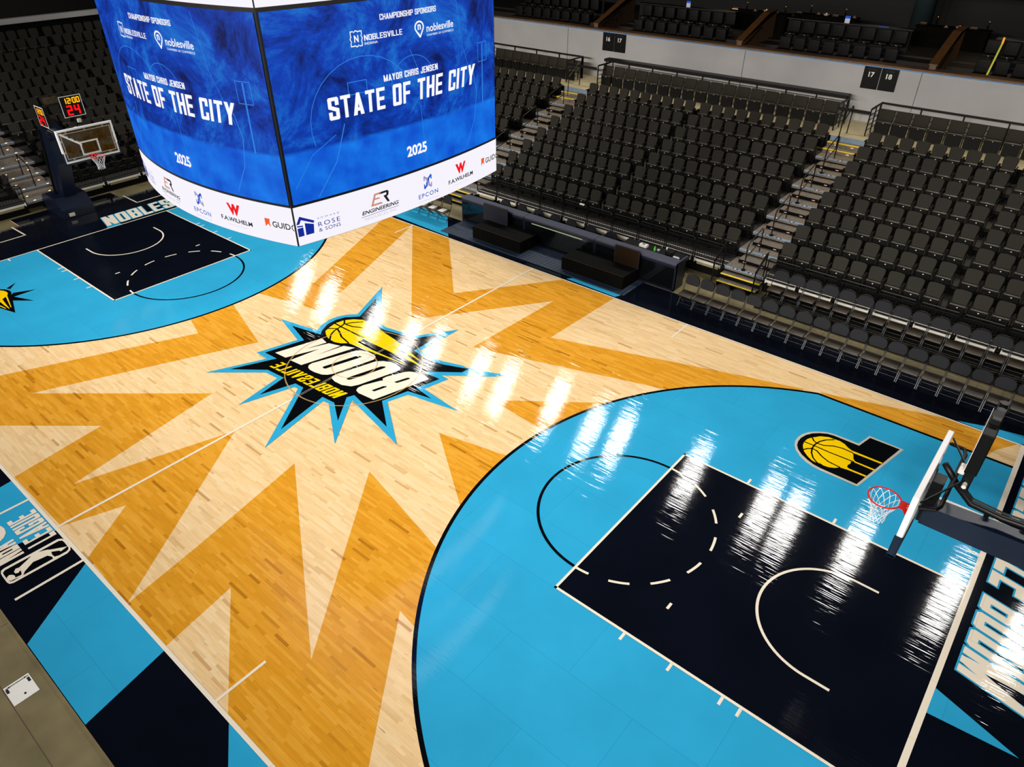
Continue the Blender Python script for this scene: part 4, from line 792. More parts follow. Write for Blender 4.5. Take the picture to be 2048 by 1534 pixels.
# ---- stadium seats
def stadium_seat():
    t = thing('stadium_seat', 'x', 'seat', (0, 0, 0), group='stadium seats')
    mb = MB(); mb.rbox(-.222, .222, -.012, .10, .455, .525, 'seat', .024, 2); mb.build('seat_pan', t, True)
    mb = MB(); mb.rbox(-.215, .215, .012, .085, .16, .47, 'plastic', .02, 1); mb.build('tipped_up_underside', t)
    mb = MB(); mb.box(-.017, .017, -.004, .013, .425, .445, 'white'); mb.build('number_plate', t)
    mb = MB(); bm = bmesh.new()
    prof = [(-.195, 0), (-.212, .14), (-.222, .28), (-.217, .355), (-.19, .392), (-.10, .406), (0, .41), (.10, .406), (.19, .392), (.217, .355), (.222, .28), (.212, .14), (.195, 0)]
    R = Matrix.Translation((0, .095, .505)) @ Matrix.Rotation(math.radians(-14), 4, 'X')
    F = [bm.verts.new((x, .0, z)) for x, z in prof]; B = [bm.verts.new((x * .97, .06, z * .985)) for x, z in prof]
    C_ = [bm.verts.new((x * .93, -.022, .01 + z * .955)) for x, z in prof]
    n = len(prof); bm.faces.new(C_[::-1]); bm.faces.new(B)
    for i in range(n):
        j = (i + 1) % n; bm.faces.new((F[i], F[j], B[j], B[i])); bm.faces.new((C_[i], C_[j], F[j], F[i]))
    bmesh.ops.recalc_face_normals(bm, faces=bm.faces); bmesh.ops.transform(bm, matrix=R, verts=bm.verts); mb.bm(bm, 'seatback'); mb.build('backrest', t)
    mb = MB()
    for s in (-1, 1): mb.box(s * .25 - .012, s * .25 + .012, .04, .20, 0, .62, 'plastic'); mb.box(s * .25 - .018, s * .25 + .018, -.10, .20, .61, .635, 'plastic')
    mb.box(-.24, .24, .10, .16, 0.08, .14, 'plastic'); mb.build('seat_support', t)
    return t
seat0 = stadium_seat(); PROTO_USED = [False]
P_ = .531; seats = []
def vis(x, y, z, mg=25):
    d = Vector((x, y, z)) - CAMP; X = d.dot(Vector(CR[0])); Y = d.dot(Vector(CR[1])); Zc = d.dot(Vector(CR[2]))
    if Zc < 1: return False
    u = 1024 + FOC * X / Zc; v = 767 + FOC * Y / Zc
    if not (-mg < u < 2048 + mg and -mg < v < 1534 + mg): return False
    # hidden behind the video board
    return not (420 < u < 900 and v < 340) if mg > 30 else not (300 < u < 985 and v < 360)
for r in range(NR):
    y = 11.85 + .938 * r; z = ZF + DZ * r
    rn = ('front' if r == 0 else ORD[r + 1]) + ' row of '
    for k in range(10): seats.append((-5.31 + P_ * k, y, z, 0, rn + 'section 17, %s seat from its left stairs' % ORD[k + 1]))
    for k in range(10): seats.append((.15 + P_ * k, y, z, 0, rn + 'section 17, %s seat from its right stairs' % ORD[10 - k]))
    for k in range(9): seats.append((6.80 + P_ * k, y, z, 0, rn + 'section 18, %s seat from its stairs' % ORD[k + 1]))
    for k in range(9): seats.append((11.73 + P_ * k, y, z, 0, rn + 'section 18, %s seat right of its mid gap' % ORD[k + 1]))
    for k in range(11): seats.append((-7.38 - P_ * k, y, z, 0, rn + 'section 16, %s seat from its stairs' % ORD[k + 1]))
LX, LZ = .82, .248
for i in list(range(12)) + [12.4, 13.5]:
    x = -19.31 - LX * i; z = .40 + LZ * i   # front of the seat pan
    rn = 'end stand, %s row up, ' % ORD[int(i) + 1]
    yy = [.72 + .515 * k for k in range(10)] + [6.02 + .515 * k for k in range(8)]
    for k, y in enumerate(yy): seats.append((x, y, z, 1, rn + '%s seat right of its aisle' % ORD[k + 1]))
    for k in range(5 if i < 12 else 10): seats.append((x, -1.40 - .515 * k if i < 12 else .2 - .515 * k, z, 1, rn + '%s seat left of its aisle' % ORD[k + 1]))
vs_ = [s for s in seats if vis(s[0], s[1], s[2] + .5, 90)]
vs_.sort(key=lambda s: (not vis(s[0], s[1], s[2] + .5, 20), (Vector(s[:3]) - CAMP).length))
for s in vs_[:300]:
    lb = 'dark grey stadium seat, ' + s[4]
    if not PROTO_USED[0]:
        PROTO_USED[0] = True; seat0.location = s[:3]; seat0['label'] = lb
    else: dup(seat0, s[:3], 0.0, lb)
mb = MB()
parts = [(c.data, [m for m in c.data.materials]) for c in seat0.children]
for s in vs_[300:]:
    rz = 0.0 if s[3] == 0 else math.pi / 2
    Mx = Matrix.Translation(s[:3]) @ Matrix.Rotation(rz, 4, 'Z')
    for me, mats in parts:
        o_ = len(mb.v); mb.v += [tuple(Mx @ v.co) for v in me.vertices]
        ix = [mb._m(m) for m in mats]
        for p in me.polygons: mb.f.append(tuple(i + o_ for i in p.vertices)); mb.mi.append(ix[p.material_index])
tag(mb.build('distant_stadium_seats'), 'rows of dark seats in the end stand and farthest corner, too many to count', 'seat', None, 'stuff')
# ---- top row of wide seats on the concourse
def wide_seat():
    t = thing('concourse_chair', 'x', 'seat', (0, 0, 0), group='wide concourse seats')
    mb = MB(); mb.rbox(-.27, .27, -.012, .10, .44, .50, 'seat', .02, 2); mb.build('seat_pan', t, True)
    mb = MB(); mb.box(-.017, .017, -.006, .002, .425, .443, 'white'); mb.build('number_plate', t)
    mb = MB(); mb.rbox(-.272, .272, .09, .16, .49, .90, 'seatback', .03, 2, Matrix.Translation((0, .1, .5)) @ Matrix.Rotation(math.radians(-12), 4, 'X') @ Matrix.Translation((0, -.1, -.5))); mb.build('backrest', t, True)
    mb = MB(); mb.rbox(-.255, .255, .01, .09, .03, .45, 'plastic', .01, 1); mb.build('front_skirt', t)
    mb = MB()
    for s in (-1, 1): mb.box(s * .26 - .012, s * .26 + .012, .30, .36, 0, .42, 'plastic'); mb.build('leg', t); mb = MB()
    return t
ws0 = wide_seat(); used = False
tops = [(-5.61 + .6 * k, 'behind section 17, %s from the left stairs' % ORD[k + 1]) for k in range(18)] + [(6.60 + .6 * k, 'behind section 18, %s from its stairs' % ORD[k + 1]) for k in range(11)] + [(-7.66 - .56 * k, 'behind section 16, %s from its stairs' % ORD[k + 1]) for k in range(9)]
for x, lb in tops:
    if not vis(x, 19.96, 3.3, 60): continue
    lb = 'wide black-skirted concourse seat ' + lb
    if not used: used = True; ws0.location = (x, 19.96, 2.9); ws0['label'] = lb
    else: dup(ws0, (x, 19.96, 2.9), 0.0, lb)
mb = MB(); mb.box(-42, 34, YF + NR * DY + .3, 22.0, 2.6, 2.9, 'paleconc'); mb.box(-42, 34, YF + NR * DY + .28, YF + NR * DY + .3, 0, 2.9, 'riserk'); struct(mb, 'floor_concourse')
mb = MB(); mb.box(-42, 34, 21.5, 21.7, 2.9, 4.93, 'wallgrey'); struct(mb, 'wall_fascia')
mb = MB()
for x in (-16, -8.95, .2, 7.08, 14.5): mb.box(x - .008, x + .008, 21.494, 21.5, 2.9, 4.9, 'riserk')
struct(mb, 'trim_2')
mb = MB(); mb.box(-42, 34, 21.46, 21.5, 4.89, 4.915, 'e_ledge'); mb.box(-42, 34, 21.45, 22.0, 4.93, 5.0, 'wood'); struct(mb, 'trim_3')
# section signs
def sign(x, num, label):
    t = thing('section_sign', label, 'sign', (x, 21.5, 4.50)); mb = MB(); mb.rbox(-.305, .305, -.05, -.005, -.39, .39, 'plastic', .008, 1); mb.build('sign_board', t)
    mb = MB(); f = lambda u, z: (u, -.053, z)
    put_text(mb, num, [(-.105, .03), (.105, .03), (-.105, .215), (.105, .215)], f, 'paper', bold=.035); mb.build('number', t)
    mb = MB(); put_text(mb, 'SECTION', [(-.155, .27), (.155, .27), (-.155, .33), (.155, .33)], f, 'foldleg'); mb.build('small_lettering', t)
sign(-6.58, '16', 'black sign reading section 16 on the grey fascia, left of a pair')
sign(-5.94, '17', 'black fascia sign reading section 17, right of the section 16 sign')
sign(5.36, '17', 'black fascia sign, right-hand pair, reading section 17, further from the scoreboard')
sign(6.00, '18', 'black sign reading section 18 on the grey fascia')
# rails and drink counter behind the top row
def bar_rail(label, x0, x1, step):
    t = thing('concourse_railing', label, 'railing', (x0, 20.75, 2.9)); L_ = x1 - x0; n = max(1, round(L_ / step))
    mb = MB(); mb.box(0, L_, -.03, .03, .92, .98, 'steel_b'); mb.build('top_rail', t)
    for i in range(n + 1): mb = MB(); mb.box(L_ * i / n - .025, L_ * i / n + .025, -.025, .025, 0, .93, 'steel_b'); mb.build('post', t)
    for z in (.2, .38, .56, .74): mb = MB(); mb.box(0, L_, -.01, .01, z - .01, z + .01, 'steel_b'); mb.build('bar', t)
bar_rail('black four-bar railing behind the top chairs at the right edge', 6.17, 17.5, 1.35)
bar_rail('black four-bar railing behind the top chairs beside the scoreboard', -14.5, -7.47, 1.4)
t = thing('drink_counter', 'long black drink counter with bars beneath, behind the top row of section 17', 'counter', (-6.13, 20.75, 2.9)); L_ = 11.1
mb = MB(); mb.rbox(0, L_, -.24, .20, .95, 1.06, 'steel_b', .01, 1); mb.build('counter_top', t)
for i in range(10): mb = MB(); mb.box(L_ * i / 9 - .025, L_ * i / 9 + .025, -.025, .025, 0, .98, 'steel_b'); mb.build('post', t)
for z in (.3, .55, .8): mb = MB(); mb.box(0, L_, -.01, .01, z - .01, z + .01, 'steel_b'); mb.build('bar', t)
for x, sx, lb in ((5.02, 0, 'right end of the drink counter'), (-5.75, 0, 'left end of the drink counter'), (6.2, 0, 'right-hand block'), (-7.5, 0, 'block by the scoreboard')):
    t = thing('side_railing', 'short black side railing at the ' + lb, 'railing', (x, 19.5, 2.9)); mb = MB()
    mb.box(-.02, .02, 0, 1.2, .92, .98, 'steel_b'); mb.build('top_rail', t); mb = MB()
    for yy in (0, .6, 1.2): mb = MB(); mb.box(-.02, .02, yy - .02, yy + .02, 0, .95, 'steel_b'); mb.build('post', t)
    mb = MB()
    for z in (.2, .38, .56, .74): mb.box(-.01, .01, 0, 1.2, z - .01, z + .01, 'steel_b')
    mb.build('bars', t)
for x0, x1, lb in ((5.05, 6.2, 'right-hand aisle stairs'), (-7.45, -5.8, 'aisle stairs beside the scoreboard')):
    t = thing('aisle_gate_bar', 'black bar across the top of the ' + lb, 'railing', (x0, 19.45, 2.9)); mb = MB(); mb.box(0, x1 - x0, -.02, .02, .78, .88, 'steel_b'); mb.build('bar', t)
    mb = MB(); mb.tube([((x1 - x0) * .45, -.9, -.35), ((x1 - x0) * .45, -.85, .5), ((x1 - x0) * .45, -.05, 1.0), ((x1 - x0) * .45, .05, .95), ((x1 - x0) * .45, 0, .0)], .02, 'steel_b', 6); mb.build('grab_loop', t)
# ---------------------------------------------------------------- suites above
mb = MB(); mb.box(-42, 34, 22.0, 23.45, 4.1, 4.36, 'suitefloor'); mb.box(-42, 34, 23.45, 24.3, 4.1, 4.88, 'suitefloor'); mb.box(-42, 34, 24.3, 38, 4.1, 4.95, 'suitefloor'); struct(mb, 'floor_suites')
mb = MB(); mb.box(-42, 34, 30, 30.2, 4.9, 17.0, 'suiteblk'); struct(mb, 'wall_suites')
mb = MB(); mb.box(-42, 34, 21.8, 30, 7.7, 8.0, 'dark'); struct(mb, 'ceiling_suites')
def suite_chair():
    t = thing('suite_chair', 'x', 'chair', (0, 0, 0), group='padded suite chairs')
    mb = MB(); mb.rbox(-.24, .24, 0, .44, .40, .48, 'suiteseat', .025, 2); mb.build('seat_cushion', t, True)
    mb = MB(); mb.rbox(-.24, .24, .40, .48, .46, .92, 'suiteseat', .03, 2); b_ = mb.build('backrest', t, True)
    mb = MB()
    for x in (-.1, .1):
        for z in (.62, .78): mb.rbox(x - .015, x + .015, .392, .402, z - .015, z + .015, 'plastic', .004, 1)
    mb.build('button_tufting', b_)
    mb = MB(); mb.box(-.015, .015, -.006, .0, .43, .45, 'white'); mb.build('number_plate', t)
    mb = MB(); mb.box(-.05, .05, .15, .3, 0, .40, 'plastic'); mb.build('pedestal', t)
    return t
sc0 = suite_chair(); used = False
SU = [(-14.9, 'leftmost suite seen'), (-7.52, 'suite above section 17 on the left'), (-.25, 'suite in the middle, right of the lit oak divider'), (7.3, 'dark suite at the right')]
for dx_, nm in SU:
    for rw, (yy, zz, rn) in enumerate(((22.93, 4.36, 'front'), (23.70, 4.90, 'rear'))):
        for k in range(8):
            x = dx_ + 1.33 + .615 * k
            if not vis(x, yy, zz + .5, 60): continue
            lb = '%s-row tufted chair, %s from left, %s' % (rn, ORD[k + 1], nm)
            if not used: used = True; sc0.location = (x, yy, zz); sc0['label'] = lb
            else: dup(sc0, (x, yy, zz), 0.0, lb)
for x, lb in ((-7.52, 'oak-capped divider wall left of the middle suites, rising to the back'), (-.25, 'brightly lit oak-capped divider wall between two suites'), (7.3, 'dim oak-capped divider wall beside the yellow light tube'), ):
    t = thing('suite_divider', lb, 'partition', (x, 21.75, 4.36)); mb = MB()
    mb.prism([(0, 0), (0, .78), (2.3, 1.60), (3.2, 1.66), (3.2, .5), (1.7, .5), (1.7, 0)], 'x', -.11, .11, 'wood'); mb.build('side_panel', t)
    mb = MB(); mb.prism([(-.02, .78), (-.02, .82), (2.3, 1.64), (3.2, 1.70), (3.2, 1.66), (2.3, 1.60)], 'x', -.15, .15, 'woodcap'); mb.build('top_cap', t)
    mb = MB(); mb.tube([(.17, .15, .62), (.17, 1.6, 1.16)], .02, 'steel_b', 6); mb.build('handrail', t)
    mb = MB()
    for yy, z in ((.9, .72), (1.9, 1.1), (1.6, .75)): mb.box(.111, .118, yy - .04, yy + .04, z - .03, z + .03, 'plastic')
    mb.build('wall_outlet', t)
for x, lb in ((-14.0, 'ledge counter behind the leftmost suite chairs'), (-6.9, 'steel-edged ledge counter behind suite chairs, left of the lit divider'), (.6, 'steel-edged ledge counter holding a small blue and white card'), (8.6, 'dim ledge counter in the right-hand suite')):
    t = thing('ledge_counter', lb, 'counter', (x, 24.5, 4.95)); mb = MB(); mb.rbox(0, 5.1, -.16, .2, .86, .90, 'steel_b', .008, 1); mb.build('counter_top', t)
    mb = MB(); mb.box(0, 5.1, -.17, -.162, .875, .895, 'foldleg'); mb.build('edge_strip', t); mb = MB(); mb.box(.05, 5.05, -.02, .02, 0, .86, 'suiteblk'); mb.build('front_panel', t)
def card(x, y, z, label):
    t = thing('table_card', label, 'card', (x, y, z)); mb = MB(); mb.box(-.10, .10, -.005, .005, 0, .26, 'paper'); mb.build('card_stock', t); mb = MB(); mb.box(-.10, .10, -.008, -.005, .17, .26, 'e_blue'); mb.build('blue_header', t)
    mb = MB(); [mb.box(-.07, .07, -.008, -.005, zz, zz + .015, 'e_lilac') for zz in (.03, .07, .11)]; mb.build('printed_lines', t)
card(-4.2, 24.4, 5.85, 'small blue and white card standing on the left ledge counter')
card(3.1, 24.4, 5.85, 'small blue and white card standing on the counter right of the lit divider')
t = thing('tablet', 'flat blue-lit tablet lying at the right end of the middle ledge counter', 'tablet', (4.6, 24.45, 5.85)); mb = MB(); mb.rbox(-.2, .2, -.12, .1, 0, .015, 'plastic', .004, 1); mb.build('case', t); mb = MB(); mb.box(-.19, .19, -.125, -.121, .0, .014, 'e_blue'); mb.build('screen_edge', t)
# buffet tables with small things far inside the suites
def buffet(x, y, label, n, seed):
    t = thing('buffet_table', label, 'table', (x, y, 4.95)); mb = MB(); mb.rbox(-1.4, 1.4, -.35, .35, .74, .78, 'cloth', .01, 1); mb.build('table_top', t); mb = MB(); mb.box(-1.35, 1.35, -.3, .3, 0, .74, 'cloth'); mb.build('skirt', t)
    R = random.Random(seed)
    kinds = [('serving_tray', 'gold-rimmed serving tray', 'tray'), ('glass_bottle', 'dark glass bottle', 'bottle'), ('folded_napkin', 'folded orange napkin', 'napkin'), ('fruit_bowl', 'shallow bowl', 'bowl')]
    nm = label.split(' table ')[1]; names = ['farthest left', 'second from left', 'third from left', 'fourth from left', 'fifth from left', 'sixth from left', 'rightmost']
    for i in range(n):
        k = kinds[i % 4]; px = -1.2 + 2.4 * i / (n - 1); py = R.uniform(-.2, .2)
        o = thing(k[0], '%s, %s on the buffet %s' % (k[1], names[min(i, 6)], nm), k[2], (x + px, y + py, 5.73)); mb = MB()
        if i % 4 == 0: mb.rbox(-.16, .16, -.1, .1, 0, .03, 'chrome', .01, 1); mb.build('tray_base', o); mb = MB(); mb.rbox(-.13, .13, -.07, .07, .03, .08, 'woodcap', .02, 2); mb.build('food', o)
        elif i % 4 == 1: mb.tube([(0, 0, 0), (0, 0, .16), (0, 0, .2), (0, 0, .3)], [.035, .035, .015, .013], 'screen', 10); mb.build('bottle_glass', o); mb = MB(); mb.tube([(0, 0, .3), (0, 0, .32)], .016, 'e_warm', 8); mb.build('cap', o)
        elif i % 4 == 2: mb.prism([(-.09, 0), (.09, 0), (0, .11)], 'y', -.06, .06, 'woodcap'); mb.build('cloth', o)
        else: mb.tube([(0, 0, 0), (0, 0, .02), (0, 0, .07)], [.06, .1, .15], 'white', 14); mb.build('bowl', o); mb = MB(); [mb.rbox(-.07 + .05 * j, -.02 + .05 * j, -.03, .03, .05, .11, 'e_warm' if j == 1 else 'rust', .015, 2) for j in range(3)]; mb.build('fruit', o)
buffet(1.4, 26.9, 'black cloth buffet table behind the middle ledge counter', 7, 1)
buffet(6.6, 26.9, 'black cloth buffet table behind the right-hand divider', 6, 2)
buffet(-1.4, 26.2, 'black cloth buffet table behind the lit oak divider', 6, 3)
t = thing('pillar', 'round grey pillar standing inside the middle suite', 'pillar', (5.1, 27.8, 4.95)); mb = MB(); mb.tube([(0, 0, 0), (0, 0, 5)], .42, 'pillar', 24); mb.build('shaft', t, True)
t = thing('light_tube', 'glowing olive-yellow light tube along the dark divider of the right suite', 'light', (9.0, 22.1, 4.45)); mb = MB(); mb.tube([(0, 0, .3), (-.1, 1.9, 1.3)], .03, 'e_olive', 8); mb.build('tube', t); mb = MB(); mb.tube([(-.1, 1.9, 1.3), (-.1, 1.9, 1.5)], .035, 'e_warm', 8); mb.build('lamp_head', t); mb = MB(); mb.tube([(0, 0, 0), (0, 0, .3)], .03, 'plastic', 8); mb.build('foot', t)
for x in (-3.0, 4.0, 8.5): lamp(x, 26.0, 7.2, 5, 1.0, 1.0, tx=x - .5, ty=24, spread=120, col=(1.0, .72, .42))  # unseen warm area lights over the suite interiors
# ---------------------------------------------------------------- end stand (left)
EX, EZ = -18.33, .40
t = thing('end_stand_platform', 'black stepped platform of the end stand behind the far basket', 'seating platform', (EX, 3.0, GZ))
for i in range(12):
    for (a, b) in ((-2.58, 7.5), (-10, -4.10)):
        mb = MB(); z = EZ + LZ * i - GZ; x = -LX * i; mb.box(x - LX - .02 - (.6 if i == 11 else 0), x, a, b, z - .09, z, 'tier'); mb.box(x - .06, x - .04, a, b, 0 if i == 0 else z - LZ, z - .09, 'riserk'); mb.build('tier', t)
for j, i in enumerate((12.4, 13.5)):
    mb = MB(); z = EZ + LZ * i - GZ; x = -LX * i + .25; mb.box(x - LX - .1, x, -10, 7.5, z - .75, z, 'riserk'); mb.build('tier', t)
t = thing('end_aisle_stairs', 'aisle stairs of the end stand dotted with small warm step lights', 'stairs', (EX, -.34, GZ)); hy = .75
for i in range(12):
    z = EZ + LZ * i - GZ; x = -LX * i; mb = MB(); mb.box(x - LX - .02, x, -hy, hy, z - .1, z, 'tread'); mb.box(x - .04, x - .02, -hy, hy, max(z - LZ, 0), z - .1, 'riserk'); st = mb.build('tread', t)
    mb = MB(); mb.box(x - .06, x + .012, -hy, hy, z - .03, z + .004, 'nose'); mb.build('nosing', st); mb = MB()
    for u in (-.45, .45): mb.box(x - .02, x + .016, u - .04, u + .04, z - .004, z + .012, 'e_step')
    mb.build('step_light', st)
    if i < 11:
        mb = MB(); mb.box(x - LX - .03, x - LX * .5, -hy, hy * .7, z, z + LZ / 2, 'tread')
        for u in (-.55, .3): mb.box(x - LX * .5, x - LX * .5 + .01, u - .04, u + .04, z + LZ / 2 - .045, z + LZ / 2 - .02, 'e_step')
        mb.build('half_step', t)
mb = MB(); mb.box(0, .3, -.1, hy, 0, .22, 'tread'); mb.box(.295, .305, .2, .3, .12, .15, 'e_step'); mb.build('front_step', t)
for i in (1, 4, 7): mb = MB(); x = -LX * i; z = EZ + LZ * i - GZ; mb.tube([(x, 0, z), (x, 0, z + .8), (x - .2, 0, z + .9), (x - .9, 0, z + 1.1), (x - 1.0, 0, z + LZ)], .02, 'steel_b', 6); mb.build('handrail', t)
for a, b, lb in ((.42, 9.6, 'right of the end aisle, behind the far basket'), (-6.5, -1.10, 'left of the end aisle, at the photo edge')):
    o = front_rail('end_picket_railing', 'black picket railing with aluminium toe rail ' + lb, a, b, 1.5, 'y', (EX + .05, EZ))
mb = MB(); mb.box(-31.6, -31.2, -10, 14, 4.85, 5.08, 'wallgrey'); mb.box(-31.6, -31.25, -10, 14, 0, 4.85, 'riserk'); struct(mb, 'wall_parapet')
# ---------------------------------------------------------------- chairs on the floor
def folding_chair():
    t = thing('folding_chair', 'x', 'chair', (0, 0, 0), group='courtside folding chairs')
    mb = MB(); mb.rbox(-.215, .215, 0, .40, .405, .46, 'foldseat', .025, 2); mb.build('seat', t, True)
    mb = MB(); prof = [(-.19, 0), (-.215, .12), (-.21, .24), (-.16, .33), (-.08, .365), (0, .372), (.08, .365), (.16, .33), (.21, .24), (.215, .12), (.19, 0)]
    prof = [(x, z * .8) for x, z in prof]; mb.prism(prof, 'y', -.022, .022, 'foldback', Matrix.Translation((0, .45, .635)) @ Matrix.Rotation(math.radians(-10), 4, 'X')); mb.build('backrest', t)
    mb = MB()
    for s in (-1, 1): mb.tube([(s * .225, .36, .42), (s * .228, .44, .62), (s * .222, .48, .80), (s * .17, .50, .91), (s * .09, .505, .945), (0, .51, .952)], .011, 'steel_b', 6)
    mb.build('back_frame', t)
    for s in (-1, 1):
        mb = MB(); mb.tube([(s * .225, .36, .42), (s * .225, .10, .02)], .013, 'foldleg', 6); mb.build('leg', t)
        mb = MB(); mb.tube([(s * .20, .06, .41), (s * .20, .44, .02)], .013, 'foldleg', 6); mb.build('leg', t)
    mb = MB(); mb.tube([(-.2, .42, .10), (.2, .42, .10)], .008, 'steel_b', 6); mb.build('stretcher', t); mb = MB(); mb.tube([(-.22, .14, .12), (.22, .14, .12)], .008, 'steel_b', 6); mb.build('stretcher', t)
    return t
fc0 = folding_chair(); fused = False
def place_fc(x, y, z, rz, lb):
    global fused
    if not fused: fused = True; fc0.location = (x, y, z); fc0.rotation_euler = (0, 0, rz); fc0['label'] = lb
    else: dup(fc0, (x, y, z), rz, lb)
for k in range(20):
    x = 5.22 + .489 * k
    place_fc(x, 8.33 - .003 * k, 0.0165, 0, 'navy-backed folding chair on the court edge, %s along from the video table' % ORD[k + 1])
for k in range(17):
    x = 7.2 + .4915 * k
    place_fc(x, 10.17, .10, 0, 'dark folding chair of the raised second row, %s along from the stairs' % ORD[k + 1])
t = thing('low_riser', 'low dark grooved riser carrying the second row of folding chairs', 'platform', (12.2, 10.3, GZ)); mb = MB(); mb.box(-5.4, 5.4, -.36, .70, 0, .135, 'riserk'); mb.build('riser_body', t); mb = MB()
for y in (-.30, -.22, -.1, .02, .14, .26): mb.box(-5.38, 5.38, y, y + .012, .135, .1385, 'concrete')
mb.build('deck_grooves', t)
for k, (x, lb) in enumerate(((-5.13, 'nearest the video table'), (-5.64, 'second from the video table'), (-6.15, 'third from the video table, half hidden by the scoreboard'), (-6.66, 'fourth from the video table'))):
    place_fc(x, 8.42, .0165, 0, 'folding chair on the cyan border, ' + lb)
    if k < 3:
        o = thing('paper_sheet', 'white paper sheet on the cyan-border chair ' + lb.split(',')[0], 'paper', (x, 8.60, .4785)); mb = MB(); mb.box(-.12, .12, -.15, .15, 0, .004, 'paper'); mb.build('sheet', o); mb = MB(); [mb.box(-.09, .09, y, y + .012, .004, .0046, 'foldleg') for y in (-.1, -.05, 0, .05, .1)]; mb.build('print', o)
for k, x in enumerate((-3.26, -2.47, -1.70, -.94, -.23, .6, 1.45, 4.05)):
    place_fc(x, 9.62, GZ, 0, 'folding chair behind the video table, %s from its left end, only its back showing' % ORD[k + 1])
# ---------------------------------------------------------------- scorer's tables
for i, (a, b, lb) in enumerate(((-4.74, -1.70, 'left unit'), (-1.69, 1.34, 'middle unit'), (1.35, 4.40, 'right unit, ending beside the folding chairs'))):
    t = thing('video_table', 'long navy-topped courtside table with dark screen front, ' + lb, 'table', ((a + b) / 2, 9.25, GZ)); h = (b - a) / 2
    mb = MB(); mb.box(-h, h, .02, .10, 0, .90, 'riserk'); mb.box(-h, -h + .05, 0, .60, 0, .92, 'navyvinyl'); mb.box(h - .05, h, 0, .60, 0, .92, 'navyvinyl'); mb.box(-h, h, 0, .03, 0, .06, 'navyvinyl'); mb.build('frame', t)
    mb = MB(); mb.rbox(-h, h, -.03, .34, .88, .965, 'navypad', .02, 2); mb.build('top_pad', t)
    mb = MB(); mb.rbox(-h, h, -.035, .02, .80, .90, 'navyvinyl', .012, 1); mb.build('front_pad', t)
    mb = MB(); mb.box(-h + .05, h - .05, -.005, .02, .08, .82, 'screen'); mb.build('screen', t)
    if i == 1: mb = MB(); mb.box(-h + .35, h - .5, -.012, -.006, .765, .80, 'e_green'); mb.build('painted_reflection', t)  # emissive bar paints the greenish reflection onto the middle screen
    if i == 2: mb = MB(); mb.rbox(h - .06, h, .0, .75, .92, .975, 'navypad', .015, 1); mb.build('end_pad', t)
t = thing('quilted_mat', 'dark blue quilted mat laid beside the far sideline under the skirted tables', 'mat', (-.6, 8.55, .0165)); mb = MB(); mb.rbox(-4.0, 4.0, -.63, .60, 0, .012, 'mat', .003, 1); mb.build('mat_surface', t)
def skirted(a, b, label):
    t = thing('skirted_table', label, 'table', ((a + b) / 2, 8.66, .0285)); h = (b - a) / 2; mb = MB(); mb.rbox(-h, h, -.42, .48, .40, .43, 'riserk', .008, 1); mb.build('table_top', t)
    mb = MB(); mb.box(-h, h, -.425, -.42, .425, .432, 'foldseat'); mb.box(h - .006, h, -.42, .48, .43, .434, 'foldleg'); mb.build('edge_trim', t)
    mb = MB(); ring = []; 
    per = [(-h, -.44), (h, -.44), (h, .48), (-h, .48)]; pts = []
    for (p, q) in zip(per, per[1:] + per[:1]):
        n = int(math.dist(p, q) / .035); nx, ny = (q[1] - p[1]) / math.dist(p, q), -(q[0] - p[0]) / math.dist(p, q)
        for i in range(n): o_ = .014 * (i % 2); pts.append((p[0] + (q[0] - p[0]) * i / n + nx * o_, p[1] + (q[1] - p[1]) * i / n + ny * o_))
    vs = [(x, y, z) for z in (0, .41) for x, y in pts]; n = len(pts); mb.add(vs, [(i, (i + 1) % n, n + (i + 1) % n, n + i) for i in range(n)], 'cloth'); mb.build('pleated_skirt', t)
skirted(-3.25, -1.03, 'low black table with pleated skirt on the mat, nearer the scoreboard')
skirted(.76, 3.15, 'low black table with pleated skirt on the mat, nearer the folding chairs')
for a, b, m_, lb in ((-3.42, -2.27, 'screen', 'thin-framed dark monitor standing behind the left skirted table'), (2.28, 3.2, 'rust', 'brownish monitor standing behind the right skirted table')):
    t = thing('monitor', lb, 'monitor', ((a + b) / 2, 9.02, .0285)); h = (b - a) / 2; mb = MB(); mb.rbox(-h, h, 0, .05, .42, 1.03, 'plastic', .008, 1); mb.build('casing', t)
    mb = MB(); [mb.box(*q, 'foldleg') for q in ((-h, h, -.004, 0, 1.018, 1.03), (-h, h, -.004, 0, .42, .432), (-h, -h + .012, -.004, 0, .43, 1.02), (h - .012, h, -.004, 0, .43, 1.02))]; mb.build('frame', t)
    mb = MB(); mb.box(-h + .012, h - .012, -.003, 0, .432, 1.018, 'monitor_face' if m_ == 'screen' else 'brownface'); mb.build('screen_glass', t); mb = MB(); mb.box(-.1, .1, 0, .06, 0, .42, 'plastic'); mb.box(-.25, .25, -.08, .10, 0, .02, 'plastic'); mb.build('monitor_stand', t)
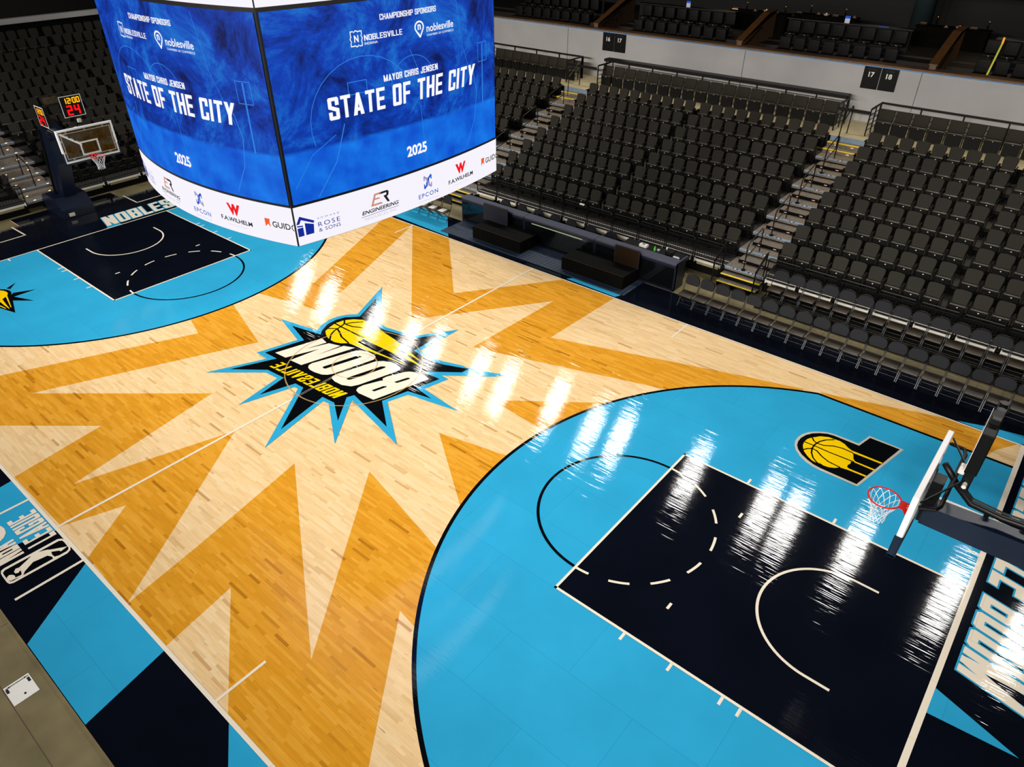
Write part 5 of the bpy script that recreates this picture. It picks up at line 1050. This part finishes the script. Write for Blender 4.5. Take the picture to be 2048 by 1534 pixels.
# work table behind the video table and its clutter
t = thing('work_table', 'narrow black work table behind the right end of the video table', 'table', (3.12, 10.14, GZ)); mb = MB(); mb.rbox(-1.15, 1.15, -.28, .28, .74, .77, 'plastic', .006, 1); mb.build('table_top', t)
for sx_ in (-1.05, 1.05):
    for sy_ in (-.22, .22): mb = MB(); mb.tube([(sx_, sy_, 0), (sx_, sy_, .74)], .015, 'steel_b', 6); mb.build('leg', t)
zt = GZ + .77
o = thing('tissue_box', 'white open box on the black work table', 'box', (2.72, 10.10, zt)); mb = MB(); mb.rbox(-.14, .14, -.08, .08, 0, .09, 'paper', .006, 1); mb.build('carton', o); mb = MB(); mb.box(-.06, .05, -.03, .03, .09, .094, 'riserk'); mb.build('opening', o)
o = thing('drink_bottle', 'small bright green bottle on the work table', 'bottle', (3.2, 9.98, zt)); mb = MB(); mb.tube([(0, 0, 0), (0, 0, .12), (0, 0, .15), (0, 0, .20)], [.04, .04, .018, .016], mat('green_plastic', rgb(80, 190, 50), .3), 12); mb.build('bottle_body', o, True); mb = MB(); mb.tube([(0, 0, .2), (0, 0, .22)], .018, 'plastic', 8); mb.build('cap', o)
o = thing('teal_cup', 'teal cup with a tan lid beside the green bottle', 'cup', (3.33, 10.0, zt)); mb = MB(); mb.tube([(0, 0, 0), (0, 0, .09)], [.035, .045], mat('teal_plastic', rgb(10, 90, 100), .4), 12); mb.build('cup_body', o, True); mb = MB(); mb.tube([(0, 0, .09), (0, 0, .11)], .05, mat('tan_lid', rgb(205, 170, 130), .5), 12); mb.build('lid', o)
o = thing('spray_bottle', 'white and blue bottle standing by the cables on the work table', 'bottle', (3.52, 10.2, zt)); mb = MB(); mb.tube([(0, 0, 0), (0, 0, .1)], .03, mat('blue_plastic', rgb(20, 60, 170), .4), 10); mb.build('bottle_body', o); mb = MB(); mb.tube([(0, 0, .1), (0, 0, .17)], .022, 'white', 8); mb.build('nozzle', o)
o = thing('equipment_case', 'black equipment case among the clutter on the work table', 'case', (3.7, 10.16, zt)); mb = MB(); mb.rbox(-.14, .14, -.14, .14, 0, .13, 'plastic', .02, 2); mb.build('case_body', o); mb = MB(); mb.box(-.05, .05, -.146, -.14, .05, .07, 'foldleg'); mb.build('latch', o)
o = thing('folder', 'blue and white folder lying at the right of the work table', 'folder', (3.98, 10.12, zt)); mb = MB(); mb.box(-.11, .11, -.14, .14, 0, .02, 'M' if False else 'white'); mb.build('pages', o); mb = MB(); mb.box(-.09, .12, 0, .145, .02, .026, bpy.data.materials['blue_plastic']); mb.build('blue_cover', o)
o = thing('headset', 'black headset with two white ear discs at the table end', 'headset', (4.2, 9.95, zt)); mb = MB(); mb.tube([(.1 * math.cos(a_), 0, .03 + .1 * math.sin(a_)) for a_ in [math.pi * i / 10 for i in range(11)]], .008, 'plastic', 6); mb.build('band', o); mb = MB(); [mb.tube([(s_ * .1 - .01, 0, .035), (s_ * .1 + .01, 0, .035)], .028, 'white', 12) for s_ in (-1, 1)]; mb.build('ear_disc', o)
o = thing('dropped_towel', 'pale crumpled cloth hanging on the railing near the section 17 gap', 'cloth', (-.42, 10.98, 1.16)); mb = MB(); mb.rbox(-.1, .1, -.03, .03, -.03, .02, 'paper', .015, 2); mb.build('cloth_fold', o)
# ---------------------------------------------------------------- near corner
o = thing('floor_box', 'white square floor box lid set in the concrete beside the court', 'floor box', (3.19, -9.51, GZ + .001)); mb = MB(); mb.rbox(-.23, .23, -.19, .19, 0, .012, 'paper', .004, 1); mb.build('lid', o)
mb = MB(); [mb.box(x - .05, x + .05, y - .02, y + .02, .012, .0135, 'foldleg') for x, y in ((-.1, .15), (-.12, -.16))]; mb.build('cable_notch', o); mb = MB(); mb.box(-.19, -.175, -.17, .17, .012, .0135, 'foldleg'); [mb.tube([(-.18, y, .012), (-.18, y, .02)], .015, 'rust', 8) for y in (-.12, .12)]; mb.build('hinge', o); mb = MB(); mb.box(.1, .14, 0, .03, .012, .0136, 'plastic'); mb.build('latch', o)
